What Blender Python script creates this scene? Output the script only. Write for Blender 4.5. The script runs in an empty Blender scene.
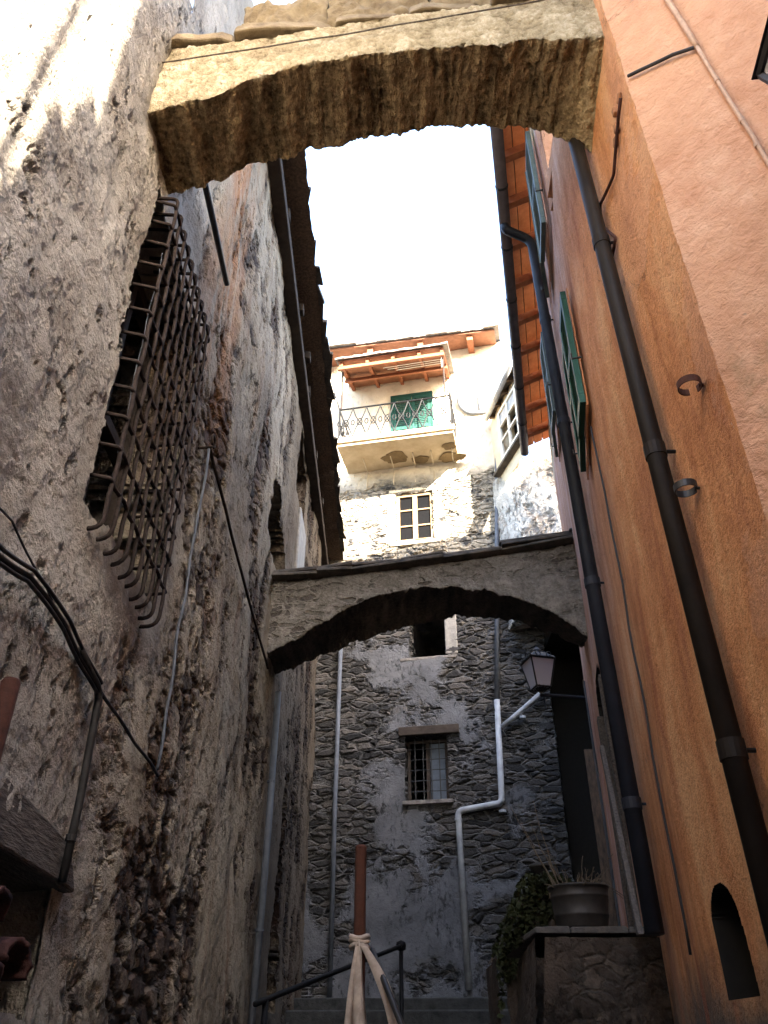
import bpy, math, random
import numpy as np
from mathutils import Vector, Matrix, noise as mnoise

random.seed(7)
rng = np.random.default_rng(7)
S = bpy.context.scene
COL = S.collection
R = math.radians

# ------------------------------------------------------------------ camera (eye at the origin, lane floor at -1.6)
PITCH, FPX = R(33.7), 796.0
CP, SP = math.cos(PITCH), math.sin(PITCH)
def ray(px, py):
    u, v = (px - 384) / FPX, (512 - py) / FPX
    return Vector((u, CP - v * SP, SP + v * CP))
def on_x(px, py, x):
    d = ray(px, py); return d * (x / d.x)
def on_y(px, py, y):
    d = ray(px, py); return d * (y / d.y)
def on_plane(px, py, p, n):
    d = ray(px, py); p = Vector(p); n = Vector(n)
    return d * (p.dot(n) / d.dot(n))

# ------------------------------------------------------------------ scene helpers
def tag(o, label=None, cat=None, group=None, kind=None):
    for k, v in (('label', label), ('category', cat), ('group', group), ('kind', kind)):
        if v: o[k] = v
    return o
def thing(name, label, cat, loc=(0, 0, 0), group=None):
    o = bpy.data.objects.new(name, None); COL.objects.link(o)
    o.location = loc; o.empty_display_size = .1
    return tag(o, label, cat, group)

class MB:
    def __init__(s): s.v, s.f, s.mi = [], [], []
    def add(s, vs, fs, mi=0):
        b = len(s.v); s.v += [tuple(p) for p in vs]
        s.f += [tuple(b + i for i in f) for f in fs]; s.mi += [mi] * len(fs)
    def hexa(s, c, mi=0):      # 8 corners: bottom 4 ccw, top 4 ccw
        s.add(c, [(3, 2, 1, 0), (4, 5, 6, 7), (0, 1, 5, 4), (1, 2, 6, 5), (2, 3, 7, 6), (3, 0, 4, 7)], mi)
    def box(s, c, size, M=None, mi=0):
        x, y, z = (k / 2 for k in size)
        P = [Vector(p) for p in ((-x, -y, -z), (x, -y, -z), (x, y, -z), (-x, y, -z), (-x, -y, z), (x, -y, z), (x, y, z), (-x, y, z))]
        if M is not None: P = [M @ p for p in P]
        s.hexa([p + Vector(c) for p in P], mi)
    def frame_box(s, o, ax, ay, az, mi=0):   # corner o and three edge vectors
        o, ax, ay, az = map(Vector, (o, ax, ay, az))
        c = [o, o + ax, o + ax + ay, o + ay]
        if ax.cross(ay).dot(az) < 0: c = c[::-1]
        s.hexa(c + [p + az for p in c], mi)
    def tube(s, pts, r, n=8, cap=True, mi=0, flat=1.0):
        pts = [Vector(p) for p in pts]
        rs = r if isinstance(r, (list, tuple)) else [r] * len(pts)
        T = []
        for i in range(len(pts)):
            a = pts[max(i - 1, 0)]; b = pts[min(i + 1, len(pts) - 1)]
            t = (b - a); T.append(t.normalized() if t.length > 1e-9 else Vector((0, 0, 1)))
        up = Vector((0, 0, 1)) if abs(T[0].z) < .9 else Vector((0, 1, 0))
        nx = T[0].cross(up).normalized(); vs = []; fs = []
        for i, p in enumerate(pts):
            nx = (nx - T[i] * nx.dot(T[i])).normalized(); ny = T[i].cross(nx)
            for k in range(n):
                a = 2 * math.pi * k / n
                vs.append(p + nx * (math.cos(a) * rs[i]) + ny * (math.sin(a) * rs[i] * flat))
        for i in range(len(pts) - 1):
            for k in range(n):
                k2 = (k + 1) % n
                fs.append((i * n + k, i * n + k2, (i + 1) * n + k2, (i + 1) * n + k))
        if cap:
            fs.append(tuple(range(n - 1, -1, -1))); m = (len(pts) - 1) * n
            fs.append(tuple(m + k for k in range(n)))
        s.add(vs, fs, mi)
    def lathe(s, prof, c, n=24, M=None, mi=0):
        vs, fs = [], []
        for r, z in prof:
            for k in range(n):
                a = 2 * math.pi * k / n; p = Vector((r * math.cos(a), r * math.sin(a), z))
                vs.append((M @ p if M is not None else p) + Vector(c))
        for i in range(len(prof) - 1):
            for k in range(n):
                k2 = (k + 1) % n
                fs.append((i * n + k, i * n + k2, (i + 1) * n + k2, (i + 1) * n + k))
        s.add(vs, fs, mi)
    def build(s, name, mats, parent=None, smooth=False, bevel=0, autosmooth=None):
        me = bpy.data.meshes.new(name); me.from_pydata(s.v, [], s.f)
        if not isinstance(mats, (list, tuple)): mats = [mats]
        for m in mats: me.materials.append(m)
        me.polygons.foreach_set('material_index', s.mi)
        if smooth: me.polygons.foreach_set('use_smooth', [True] * len(s.f))
        me.update()
        o = bpy.data.objects.new(name, me); COL.objects.link(o)
        if parent is not None:
            o.parent = parent
            q = parent; off = Vector((0, 0, 0))
            while q is not None: off += q.location; q = q.parent
            o.location = -off
        if bevel:
            b = o.modifiers.new('edge', 'BEVEL'); b.width = bevel; b.segments = 2; b.limit_method = 'ANGLE'
        return o

def rounded(pts, r=.05, n=5):
    pts = [Vector(p) for p in pts]; out = [pts[0]]
    for i in range(1, len(pts) - 1):
        a, p, b = pts[i - 1], pts[i], pts[i + 1]
        d1, d2 = (a - p), (b - p); rr = min(r, d1.length * .45, d2.length * .45)
        q1, q2 = p + d1.normalized() * rr, p + d2.normalized() * rr
        for k in range(n + 1):
            t = k / n; out.append(q1 * (1 - t) ** 2 + p * 2 * t * (1 - t) + q2 * t * t)
    out.append(pts[-1]); return out

def wobble(pts, amp, n=6, sag=0):
    """resample a polyline and make it slightly uneven, like a hand-fixed cable"""
    out = []
    for i in range(len(pts) - 1):
        a, b = Vector(pts[i]), Vector(pts[i + 1])
        for k in range(n):
            t = k / n; p = a.lerp(b, t); p = p + mnoise.noise_vector(p * 3.1) * amp
            p.z -= sag * 4 * t * (1 - t); out.append(p)
    out.append(Vector(pts[-1])); return out

def axis(a, b, step, snaps=()):
    n = max(1, int(round((b - a) / step))); x = np.linspace(a, b, n + 1)
    for s_ in snaps:
        if a < s_ < b: x[np.argmin(abs(x - s_))] = s_
    return np.unique(x)

def sheet(mb, P, flip=False, hole=None, inward=None, depth=.3, cap=True, nocap=None, rim=0):
    """P[i, j] = xyz grid. hole[i, j] True = cell left open; its rim is extruded along inward and closed by material 1."""
    ni, nj = P.shape[:2]; b = len(mb.v)
    mb.v += [tuple(p) for p in P.reshape(-1, 3).tolist()]
    idx = np.arange(ni * nj).reshape(ni, nj) + b
    q = np.stack([idx[:-1, :-1], idx[1:, :-1], idx[1:, 1:], idx[:-1, 1:]], -1)
    if flip: q = q[..., ::-1]
    keep = np.ones((ni - 1, nj - 1), bool) if hole is None else ~hole
    fs = q[keep].tolist(); mb.f += [tuple(f) for f in fs]; mb.mi += [0] * len(fs)
    if hole is None or not hole.any(): return
    inw = np.array(inward, float); inw /= np.linalg.norm(inw)
    back = {}; steps = max(2, int(depth / .06))
    def bk(i, j, k):
        key = (i, j, k)
        if k == 0: return int(idx[i, j])
        if key not in back:
            back[key] = len(mb.v); mb.v.append(tuple(P[i, j] + inw * depth * k / steps))
        return back[key]
    for i, j in zip(*np.where(hole)):
        if nocap is not None and nocap[i, j]: continue
        nb = (((i - 1, j), (i, j), (i, j + 1)), ((i + 1, j), (i + 1, j + 1), (i + 1, j)),
              ((i, j - 1), (i + 1, j), (i, j)), ((i, j + 1), (i, j + 1), (i + 1, j + 1)))
        for (a, c), e1, e2 in nb:
            if 0 <= a < ni - 1 and 0 <= c < nj - 1 and hole[a, c]: continue
            for k in range(steps):
                f = (bk(*e1, k), bk(*e2, k), bk(*e2, k + 1), bk(*e1, k + 1))
                mb.f.append(f if not flip else f[::-1]); mb.mi.append(rim)
        if cap:
            f = (bk(i, j, steps), bk(i + 1, j, steps), bk(i + 1, j + 1, steps), bk(i, j + 1, steps))
            mb.f.append(f[::-1] if flip else f); mb.mi.append(1)

def fbm(x, y, z, o=4):
    return mnoise.fractal(Vector((x, y, z)), 1.0, 2.0, o)

# ------------------------------------------------------------------ material helpers
class NT:
    def __init__(s, name):
        s.m = bpy.data.materials.new(name); s.m.use_nodes = True
        s.t = s.m.node_tree; s.b = s.t.nodes['Principled BSDF']; s.out = s.t.nodes['Material Output']
        s.b.inputs['Specular IOR Level'].default_value = .25
        tc = s.t.nodes.new('ShaderNodeTexCoord'); s.p = tc.outputs['Object']
    def put(s, sock, v):
        if isinstance(v, bpy.types.NodeSocket): s.t.links.new(v, sock)
        elif isinstance(v, (tuple, list)) and len(v) == 3 and sock.type == 'RGBA': sock.default_value = (*v, 1)
        else: sock.default_value = v
    def math(s, op, a, b=0, c=None, clamp=False):
        n = s.t.nodes.new('ShaderNodeMath'); n.operation = op; n.use_clamp = clamp
        s.put(n.inputs[0], a); s.put(n.inputs[1], b)
        if c is not None: s.put(n.inputs[2], c)
        return n.outputs[0]
    def add(s, a, b): return s.math('ADD', a, b)
    def mul(s, a, b): return s.math('MULTIPLY', a, b)
    def vmul(s, v, k):
        n = s.t.nodes.new('ShaderNodeVectorMath'); n.operation = 'MULTIPLY'
        s.put(n.inputs[0], v); n.inputs[1].default_value = k; return n.outputs[0]
    def vadd(s, v, w):
        n = s.t.nodes.new('ShaderNodeVectorMath'); n.operation = 'ADD'
        s.put(n.inputs[0], v); s.put(n.inputs[1], w); return n.outputs[0]
    def rotz(s, v, a):
        n = s.t.nodes.new('ShaderNodeVectorRotate'); n.rotation_type = 'Z_AXIS'
        s.put(n.inputs[0], v); n.inputs['Angle'].default_value = a; return n.outputs[0]
    def noise(s, v, sc, det=4, ro=.55, dist=0, col=False):
        n = s.t.nodes.new('ShaderNodeTexNoise'); s.put(n.inputs['Vector'], v)
        n.inputs['Scale'].default_value = sc; n.inputs['Detail'].default_value = det
        n.inputs['Roughness'].default_value = ro; n.inputs['Distortion'].default_value = dist
        return n.outputs['Color'] if col else n.outputs['Fac']
    def voro(s, v, sc, feat='F1', rnd=1):
        n = s.t.nodes.new('ShaderNodeTexVoronoi'); n.feature = feat; s.put(n.inputs['Vector'], v)
        n.inputs['Scale'].default_value = sc; n.inputs['Randomness'].default_value = rnd; return n
    def rng(s, v, a, b, lo=0, hi=1, smooth=True):
        n = s.t.nodes.new('ShaderNodeMapRange'); n.interpolation_type = 'SMOOTHSTEP' if smooth else 'LINEAR'
        s.put(n.inputs['Value'], v)
        for k, x in (('From Min', a), ('From Max', b), ('To Min', lo), ('To Max', hi)): s.put(n.inputs[k], x)
        return n.outputs['Result']
    def mix(s, a, b, f, mode='MIX'):
        n = s.t.nodes.new('ShaderNodeMix'); n.data_type = 'RGBA'; n.blend_type = mode
        s.put(n.inputs[0], f); s.put(n.inputs[6], a); s.put(n.inputs[7], b); return n.outputs[2]
    def mixf(s, a, b, f):
        n = s.t.nodes.new('ShaderNodeMix'); n.data_type = 'FLOAT'
        s.put(n.inputs[0], f); s.put(n.inputs[2], a); s.put(n.inputs[3], b); return n.outputs[0]
    def ramp(s, f, stops):
        n = s.t.nodes.new('ShaderNodeValToRGB'); s.put(n.inputs[0], f); e = n.color_ramp.elements
        while len(e) < len(stops): e.new(.5)
        for k, (p, c) in enumerate(stops): e[k].position = p; e[k].color = (*c, 1)
        return n.outputs[0]
    def xyz(s, v=None):
        n = s.t.nodes.new('ShaderNodeSeparateXYZ'); s.put(n.inputs[0], v or s.p); return n.outputs
    def finish(s, col, rough=.9, h=None, disp=True, metal=0, bump=.0):
        s.put(s.b.inputs['Base Color'], col); s.put(s.b.inputs['Roughness'], rough)
        s.b.inputs['Metallic'].default_value = metal
        if h is not None:
            if disp:
                d = s.t.nodes.new('ShaderNodeDisplacement'); d.inputs['Midlevel'].default_value = 0
                d.inputs['Scale'].default_value = 1; s.put(d.inputs['Height'], h)
                s.t.links.new(d.outputs[0], s.out.inputs['Displacement']); s.m.displacement_method = 'BOTH'
            else:
                b = s.t.nodes.new('ShaderNodeBump'); b.inputs['Strength'].default_value = 1
                b.inputs['Distance'].default_value = 1; s.put(b.inputs['Height'], h)
                s.t.links.new(b.outputs[0], s.b.inputs['Normal'])
        return s.m

def rubble(name, sc, stones, mortar, plas, thr=.5, soft=.05, amp=.035, bias=None, rot=0, plas_amp=.02, pit=.4, tint=None, mscale=.9, grit=.004):
    t = NT(name); p = t.rotz(t.p, rot) if rot else t.p
    w = t.vadd(p, t.vmul(t.vadd(t.noise(p, 3.2, 3, .5, col=True), (-.5, -.5, -.5)), (.16, .16, .10)))
    w = t.vadd(w, t.vmul(t.vadd(t.noise(p, 11, 3, .55, col=True), (-.5, -.5, -.5)), (.09, .09, .045)))
    q = t.vmul(w, sc)
    ed = t.voro(q, 1, 'DISTANCE_TO_EDGE').outputs['Distance']; ce = t.voro(q, 1, 'F1').outputs['Color']
    cr = t.xyz(ce)
    fine = t.noise(p, 26, 6, .7); med = t.noise(p, 6, 5, .6); grain = t.noise(p, 110, 3, .6)
    edge = t.rng(ed, .0, .16)
    scol = t.ramp(cr[0], stones)
    scol = t.mix(scol, t.ramp(fine, [(.25, (.25, .22, .2)), (.75, (1, .97, .93))]), .75, 'MULTIPLY')
    scol = t.mix(mortar, scol, t.rng(ed, .02, .09))
    hs = t.add(t.mul(t.mul(edge, t.add(.45, t.mul(cr[1], .75))), amp), t.mul(t.add(fine, -.5), amp * .5))
    m0 = t.add(t.noise(p, mscale, 8, .66, .3), t.mul(t.add(med, -.5), .12))
    if bias: m0 = t.add(m0, bias(t, p))
    m = t.rng(m0, thr - soft, thr + soft)
    pits = t.rng(t.add(t.noise(t.vmul(p, (1, 1, .55)), 11, 7, .72), t.mul(t.add(t.noise(p, 1.3, 4, .6), -.5), .34)), pit - .05, pit + .05)
    pc = t.ramp(t.noise(p, 1.6, 7, .68), [(.3, plas[0]), (.52, plas[1]), (.75, plas[2])])
    pc = t.mix(pc, t.ramp(grain, [(.2, (.55, .52, .5)), (.6, (1, 1, 1))]), .6, 'MULTIPLY')
    pc = t.mix(tuple(c * .5 for c in plas[0]), pc, pits)
    hp = t.add(t.add(amp * .8, t.mul(t.add(med, -.5), plas_amp * 1.6)), t.add(t.mul(pits, plas_amp * .8), t.mul(t.add(fine, -.5), plas_amp * .7)))
    col = t.mix(scol, pc, m)
    if tint: col = tint(t, p, col)
    h = t.add(t.mixf(hs, hp, m), t.mul(t.add(grain, -.5), grit))
    return t.finish(col, .95, h)

def simple(name, c, rough=.7, var=.25, sc=18, h=0, metal=0, c2=None, stretch=(1, 1, 1), spec=None):
    t = NT(name); v = t.vmul(t.p, stretch); n = t.noise(v, sc, 6, .65)
    c2 = c2 or tuple(k * (1 - var) for k in c)
    col = t.ramp(n, [(.32, c2), (.66, c)])
    if spec is not None: t.b.inputs['Specular IOR Level'].default_value = spec
    return t.finish(col, rough, t.mul(n, h) if h else None, disp=False, metal=metal)

# ------------------------------------------------------------------ materials
def left_bias(t, p):
    x, y, z = t.xyz()
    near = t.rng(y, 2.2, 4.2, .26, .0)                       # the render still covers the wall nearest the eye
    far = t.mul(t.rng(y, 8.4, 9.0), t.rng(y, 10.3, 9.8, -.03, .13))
    low = t.rng(z, .0, .8, -.05, 0)
    strk = t.mul(t.add(t.noise(t.vmul(t.p, (1, 1.6, .22)), 1.7, 6, .6), -.5), .55)
    return t.add(t.add(near, far), t.add(low, strk))
def left_tint(t, p, col):
    x, y, z = t.xyz()
    st = t.noise(t.vmul(t.p, (1, 2.2, .3)), 1.9, 6, .62)
    col = t.mix(col, (.17, .085, .05), t.mul(t.rng(st, .50, .70), t.mul(t.rng(y, 2.8, 4.2), .45)))   # rusty brown run-off
    ru = t.mul(t.mul(t.rng(y, 3.6, 4.2), t.rng(y, 5.2, 4.4)), t.mul(t.rng(z, 3.3, 4.6), t.rng(st, .35, .6)))
    col = t.mix(col, (.33, .15, .06), t.mul(ru, .85))
    gr = t.rng(t.noise(t.vmul(t.p, (1, 1.3, .35)), 1.1, 6, .6, .6), .5, .68)
    col = t.mix(col, (.10, .08, .066), t.mul(gr, .40))
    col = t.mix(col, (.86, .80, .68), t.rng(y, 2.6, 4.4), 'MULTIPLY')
    return t.mix(col, (.30, .265, .245), t.mul(t.rng(y, 7.4, 9.0), .9), 'MULTIPLY')  # far end multiplied darker: shade of the deep lane put into the colour
GREYSTONES = [(.1, (.05, .045, .045)), (.4, (.12, .10, .092)), (.65, (.19, .155, .135)), (.9, (.27, .23, .20))]
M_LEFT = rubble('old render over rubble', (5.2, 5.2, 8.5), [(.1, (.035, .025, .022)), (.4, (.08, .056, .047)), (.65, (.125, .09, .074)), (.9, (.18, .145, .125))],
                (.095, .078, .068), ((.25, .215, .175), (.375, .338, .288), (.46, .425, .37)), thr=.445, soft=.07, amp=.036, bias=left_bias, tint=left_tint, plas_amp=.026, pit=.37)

def fac_bias(t, p):
    x, y, z = t.xyz()
    up = t.rng(t.add(z, t.mul(t.noise(p, 1.3, 4), .9)), 10.2, 10.9, 0, .7)          # painted top storey
    mid = t.mul(t.rng(t.math('ABSOLUTE', t.add(x, -.35)), 1.5, .3), .11)
    mid = t.mul(mid, t.rng(z, 7.5, 6.6))
    low = t.mul(t.rng(z, 2.6, 1.0), t.mul(t.rng(x, 2.4, 1.2), .10))
    return t.add(t.add(up, mid), low)
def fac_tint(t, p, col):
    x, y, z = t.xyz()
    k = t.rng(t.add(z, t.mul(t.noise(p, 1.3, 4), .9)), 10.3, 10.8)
    wash = t.mul(t.rng(t.add(z, t.mul(t.noise(p, 2.2, 5), 1.2)), 7.6, 8.4), t.rng(t.noise(p, 5, 6, .65), .36, .52))  # stone above the shadow line lightened: sunlight put into the colour
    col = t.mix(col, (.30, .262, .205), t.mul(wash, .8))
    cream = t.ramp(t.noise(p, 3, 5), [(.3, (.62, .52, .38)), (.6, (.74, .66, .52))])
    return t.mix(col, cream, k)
FROT = math.atan(.2)
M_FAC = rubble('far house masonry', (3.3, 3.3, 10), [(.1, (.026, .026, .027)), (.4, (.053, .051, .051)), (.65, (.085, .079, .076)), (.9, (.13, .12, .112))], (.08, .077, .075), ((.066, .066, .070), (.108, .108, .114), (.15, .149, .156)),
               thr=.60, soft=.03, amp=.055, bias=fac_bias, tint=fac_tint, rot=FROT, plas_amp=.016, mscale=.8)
M_BLOCK = rubble('lime washed rubble', (2.6, 2.6, 6.5), [(.1, (.16, .13, .11)), (.5, (.3, .25, .21)), (.9, (.45, .4, .35))], (.4, .36, .31),
                 ((.34, .31, .27), (.5, .47, .42), (.6, .57, .52)), thr=.47, amp=.05, plas_amp=.05)
M_TERR = rubble('dark terrace stones', (7.5, 7.5, 12), [(.1, (.05, .04, .034)), (.45, (.11, .085, .068)), (.9, (.17, .135, .11))], (.055, .048, .04),
                ((.035, .026, .02), (.07, .05, .037), (.11, .082, .06)), thr=.42, soft=.12, amp=.022)

def arch_mat(name, cols, dark, drip, amp=.03, stones=None):
    t = NT(name); p = t.p; x, y, z = t.xyz()
    med = t.noise(p, 6.5, 7, .68); fine = t.noise(p, 30, 6, .7); grain = t.noise(p, 100, 3, .6)
    runs = t.noise(t.vadd(t.vmul(p, (5.2, 1.0, 1.0)), t.vmul(t.noise(p, 4, 3, .5, col=True), (.45, .3, .3))), 1.6, 6, .6, .15)
    gn = t.t.nodes.new('ShaderNodeNewGeometry'); nz = t.xyz(gn.outputs['True Normal'])[2]
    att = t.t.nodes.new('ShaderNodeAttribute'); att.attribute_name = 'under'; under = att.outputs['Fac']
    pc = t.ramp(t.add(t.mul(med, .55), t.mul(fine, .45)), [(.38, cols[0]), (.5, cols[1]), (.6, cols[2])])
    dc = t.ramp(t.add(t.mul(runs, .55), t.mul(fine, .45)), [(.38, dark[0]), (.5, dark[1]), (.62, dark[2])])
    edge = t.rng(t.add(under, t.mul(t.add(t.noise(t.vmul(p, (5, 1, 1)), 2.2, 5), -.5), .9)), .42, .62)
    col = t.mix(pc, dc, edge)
    h = t.add(t.mul(t.add(med, -.5), amp), t.mul(t.add(fine, -.5), amp * .45))
    h = t.add(h, t.mul(t.mul(t.add(runs, -.5), drip), t.rng(under, .1, .6)))
    if stones:
        w = t.vadd(p, t.vmul(t.vadd(t.noise(p, 4, 3, .5, col=True), (-.5, -.5, -.5)), (.12, .12, .08)))
        vd = t.voro(t.vmul(w, stones), 1, 'DISTANCE_TO_EDGE').outputs['Distance']; vc = t.xyz(t.voro(t.vmul(w, stones), 1).outputs['Color'])
        sh = t.mul(t.rng(vd, .04, .12), t.rng(vc[0], .45, .53)); sh = t.mul(sh, t.rng(t.noise(p, 2.2, 7, .65), .42, .54))
        sh = t.mul(sh, t.math('SUBTRACT', 1, edge))
        col = t.mix(col, t.ramp(t.add(t.mul(fine, .6), t.mul(vc[1], .4)), [(.3, (.07, .062, .055)), (.7, (.17, .152, .132))]), t.mul(sh, .8))
        h = t.add(h, t.mul(sh, -.02))
    h = t.add(h, t.mul(t.add(grain, -.5), .005))
    return t.finish(col, .95, h)
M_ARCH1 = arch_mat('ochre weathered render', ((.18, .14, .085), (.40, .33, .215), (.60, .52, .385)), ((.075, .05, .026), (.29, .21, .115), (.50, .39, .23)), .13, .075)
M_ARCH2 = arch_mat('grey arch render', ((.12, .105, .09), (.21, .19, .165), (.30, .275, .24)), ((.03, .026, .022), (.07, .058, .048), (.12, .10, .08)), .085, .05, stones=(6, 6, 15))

def stucco(name, mode):
    t = NT(name); p = t.p; x, y, z = t.xyz()
    strk = t.noise(t.vadd(t.vmul(p, (2.4, 2.4, .42)), t.vmul(t.noise(p, 4, 4, .6, col=True), (.25, .25, .1))), 2.0, 8, .68); blot = t.noise(p, 1.3, 8, .68); fine = t.noise(p, 60, 6, .7)
    if mode == 'alley':
        c = t.ramp(t.add(t.mul(strk, .62), t.mul(blot, .38)), [(.38, (.44, .15, .05)), (.5, (.68, .295, .115)), (.61, (.80, .43, .20))])
        pk = t.ramp(t.add(t.mul(strk, .6), t.mul(blot, .4)), [(.38, (.48, .22, .14)), (.5, (.63, .37, .28)), (.62, (.74, .53, .46))])
        k = t.rng(t.add(t.add(y, t.mul(t.add(z, -3.2), .5)), t.mul(t.add(blot, -.5), 2.2)), 2.9, 5.6)
        c = t.mix(c, pk, k)
        # grey damp render low on the wall and round the niche
        lo = t.rng(t.add(z, t.mul(t.add(blot, -.5), .9)), .35, .05)
        c = t.mix(c, t.ramp(fine, [(.3, (.10, .07, .05)), (.7, (.21, .16, .12))]), lo)
        rd = t.rng(t.noise(t.vmul(p, (2.5, 2.5, .4)), 1.6, 5, .6), .53, .66)
        c = t.mix(c, (.40, .125, .06), t.mul(rd, t.mul(t.rng(z, 3.0, .8), .7)))
        band = t.rng(t.add(z, t.mul(blot, .1)), 6.62, 6.66)
        c = t.mix(c, (.70, .58, .42), band)
        c = t.mix(c, t.ramp(fine, [(.32, (.5, .46, .42)), (.52, (1, 1, 1))]), .6, 'MULTIPLY')
        h = t.add(t.mul(fine, .014), t.mul(t.noise(p, 8, 7, .65), .022))
    else:
        c = t.ramp(t.add(t.mul(blot, .6), t.mul(t.noise(p, 9, 5), .4)), [(.36, (.46, .215, .115)), (.5, (.60, .315, .185)), (.64, (.68, .40, .255))])
        st = t.mul(t.rng(t.noise(p, 2.4, 7, .7), .42, .62), t.mul(t.rng(z, 2.1, 1.7), t.rng(x, 1.11, 1.17)))
        c = t.mix(c, (.20, .15, .075), t.mul(st, .85))
        c = t.mix(c, t.ramp(fine, [(.3, (.8, .78, .75)), (.6, (1, 1, 1))]), .4, 'MULTIPLY')
        h = t.add(t.mul(t.noise(p, 20, 4, .6, .4), .018), t.mul(fine, .007))
    wv = t.vadd(p, t.vmul(t.vadd(t.noise(p, 2.6, 6, .65, col=True), (-.5, -.5, -.5)), (.7, .7, .7)))
    ck = t.math('SUBTRACT', 1, t.rng(t.voro(wv, 1.05, 'DISTANCE_TO_EDGE').outputs['Distance'], .0, .007))
    ck = t.mul(ck, t.rng(t.noise(p, .9, 4, .6), .52, .60))
    c = t.mix(c, (.16, .075, .04), t.mul(ck, .8)); h = t.add(h, t.mul(ck, -.006))
    pt = t.rng(t.noise(t.vadd(p, (7.3, 2.1, 4.4)), .85, 6, .62), .575, .60)
    c = t.mix(c, (1.0, .93, .86) if mode == 'alley' else (.94, .86, .80), pt, 'MULTIPLY'); c = t.mix(c, (.66, .42, .27), t.mul(pt, .28)); h = t.add(h, t.mul(pt, .003))
    chip = t.rng(t.noise(p, 13, 6, .7), .30, .27); c = t.mix(c, (.50, .36, .26), t.mul(chip, .8)); h = t.add(h, t.mul(chip, -.006))
    return t.finish(c, .9, h, disp=False)
M_ORANGE, M_PINK = stucco('orange lime plaster', 'alley'), stucco('pink roughcast', 'front')

M_DARK = simple('unlit interior black', (.018, .016, .014), .95)  # near-black painted in for the darkness of rooms, niche and passage
M_SLATE = simple('slate', (.21, .185, .165), .85, .6, 9, .02)
M_SLAB = simple('ochre lichen slab', (.25, .195, .12), .9, .55, 7, .03, c2=(.10, .07, .04))
M_DKSLATE = simple('damp slate', (.115, .092, .07), .85, .6, 7, .025, c2=(.035, .031, .028))
M_WOODR = simple('red stained boards', (.20, .088, .05), .7, .45, 9, .004, c2=(.12, .05, .027))
M_WOODRAFT = simple('red stained rafters', (.22, .08, .038), .7, .45, 14, .004, c2=(.14, .045, .02))
M_WOODD = simple('old brown timber', (.15, .095, .06), .85, .6, 8, .012, stretch=(4, 4, 1), c2=(.05, .034, .024))
M_PALE = simple('pale patch of render', (.26, .24, .215), .95, .35, 9, .02)
M_FRAME = simple('tan painted window wood', (.20, .135, .075), .7, .35, 14)
M_DKTIMBER = simple('dark brown timber', (.05, .036, .027), .85, .5, 9, .01)  # plain dark brown, varied at random
M_WOODR2 = simple('bright red eave boards', (.80, .27, .10), .7, .4, 9, .004, c2=(.60, .18, .06))  # brighter red than the far roof boards
M_WOODRAFT2 = simple('bright red eave rafters', (.46, .17, .075), .7, .4, 14, .004, c2=(.32, .10, .045))  # brighter red than the far roof rafters
M_BRICK = simple('broken brick', (.38, .17, .08), .9, .4, 20, .004)
M_WOODG = simple('weathered grey timber', (.15, .122, .10), .9, .5, 9, .016, stretch=(7, 1.2, 7), c2=(.055, .044, .036))
M_RUST = simple('rusty iron', (.085, .03, .017), .85, .6, 40, .003, c2=(.06, .022, .013))
M_RAIL = simple('black painted rail', (.007, .007, .008), .6, .4, 30, spec=.1)
M_TEAL = simple('teal louvres', (.018, .062, .052), .7, .3, 12, spec=.1)
M_IRON = simple('dull wrought iron', (.042, .031, .027), .85, .5, 30, .006, c2=(.02, .014, .012), spec=.1)
M_BLACK = simple('black lacquered metal', (.03, .028, .028), .45, .4, 30)
M_BROWNP = simple('brown coated downpipe', (.022, .016, .012), .6, .5, 5, 0, spec=.15)
M_NAVYP = simple('dark grey blue pipe', (.02, .022, .03), .55, .4, 6, 0, spec=.18)
M_GUT = simple('grey brown gutter', (.10, .078, .08), .5, .4, 8)
M_PVC = simple('off white plastic pipe', (.40, .41, .43), .55, .45, 4)
M_GREYP = simple('grey plastic pipe', (.10, .11, .13), .6, .35, 9)
M_CABLE = simple('black cable', (.04, .038, .04), .7, .3, 20)
M_CONDUIT = simple('painted conduit', (.60, .38, .26), .7, .3, 20)
M_GREEN = simple('green painted louvres', (.022, .085, .062), .6, .3, 12)
M_BLUEG = simple('grey green painted shutter', (.12, .165, .16), .65, .35, 12)
M_WHITE = simple('white painted wood', (.62, .58, .50), .65, .25, 14)
M_CREAMW = simple('cream lime wash', (.66, .56, .40), .9, .25, 4, .01)
M_BALC = simple('balcony concrete', (.56, .46, .31), .9, .3, 3, .012, c2=(.40, .31, .19))
M_ZINC = simple('dull zinc tub', (.06, .052, .046), .55, .45, 12, .002, metal=.35)
M_CLAY = simple('red brown clay', (.075, .027, .02), .8, .7, 16, .012)
M_CLOTH = simple('faded cotton strip', (.50, .40, .32), .9, .35, 25, .002)
M_TWIG = simple('dry twig', (.13, .095, .06), .9, .4, 40)
M_LEAF = simple('ivy leaf', (.034, .038, .014), .75, .6, 8, c2=(.016, .016, .008), spec=.1)
M_BRASS = simple('yellow gate panel', (.45, .27, .06), .6, .4, 12)
M_BACK = simple('dark unseen blocker', (.13, .11, .09), .95, .5, 3)  # kept dark so the added blocker bounces little light
t = NT('frosted lantern glass'); M_FROST = t.finish((.5, .48, .53), .4)
t = NT('dark window pane'); t.b.inputs['Specular IOR Level'].default_value = .04; M_GLASS = t.finish((.003, .003, .0035), .6)
t = NT('lane paving'); v = t.voro(t.vmul(t.p, (3, 4, 3)), 1, 'DISTANCE_TO_EDGE').outputs['Distance']
M_LANE = t.finish(t.ramp(t.noise(t.p, 7, 6), [(.3, (.06, .055, .05)), (.7, (.16, .15, .135))]), .9, t.mul(t.rng(v, 0, .1), .02), disp=False)
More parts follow.
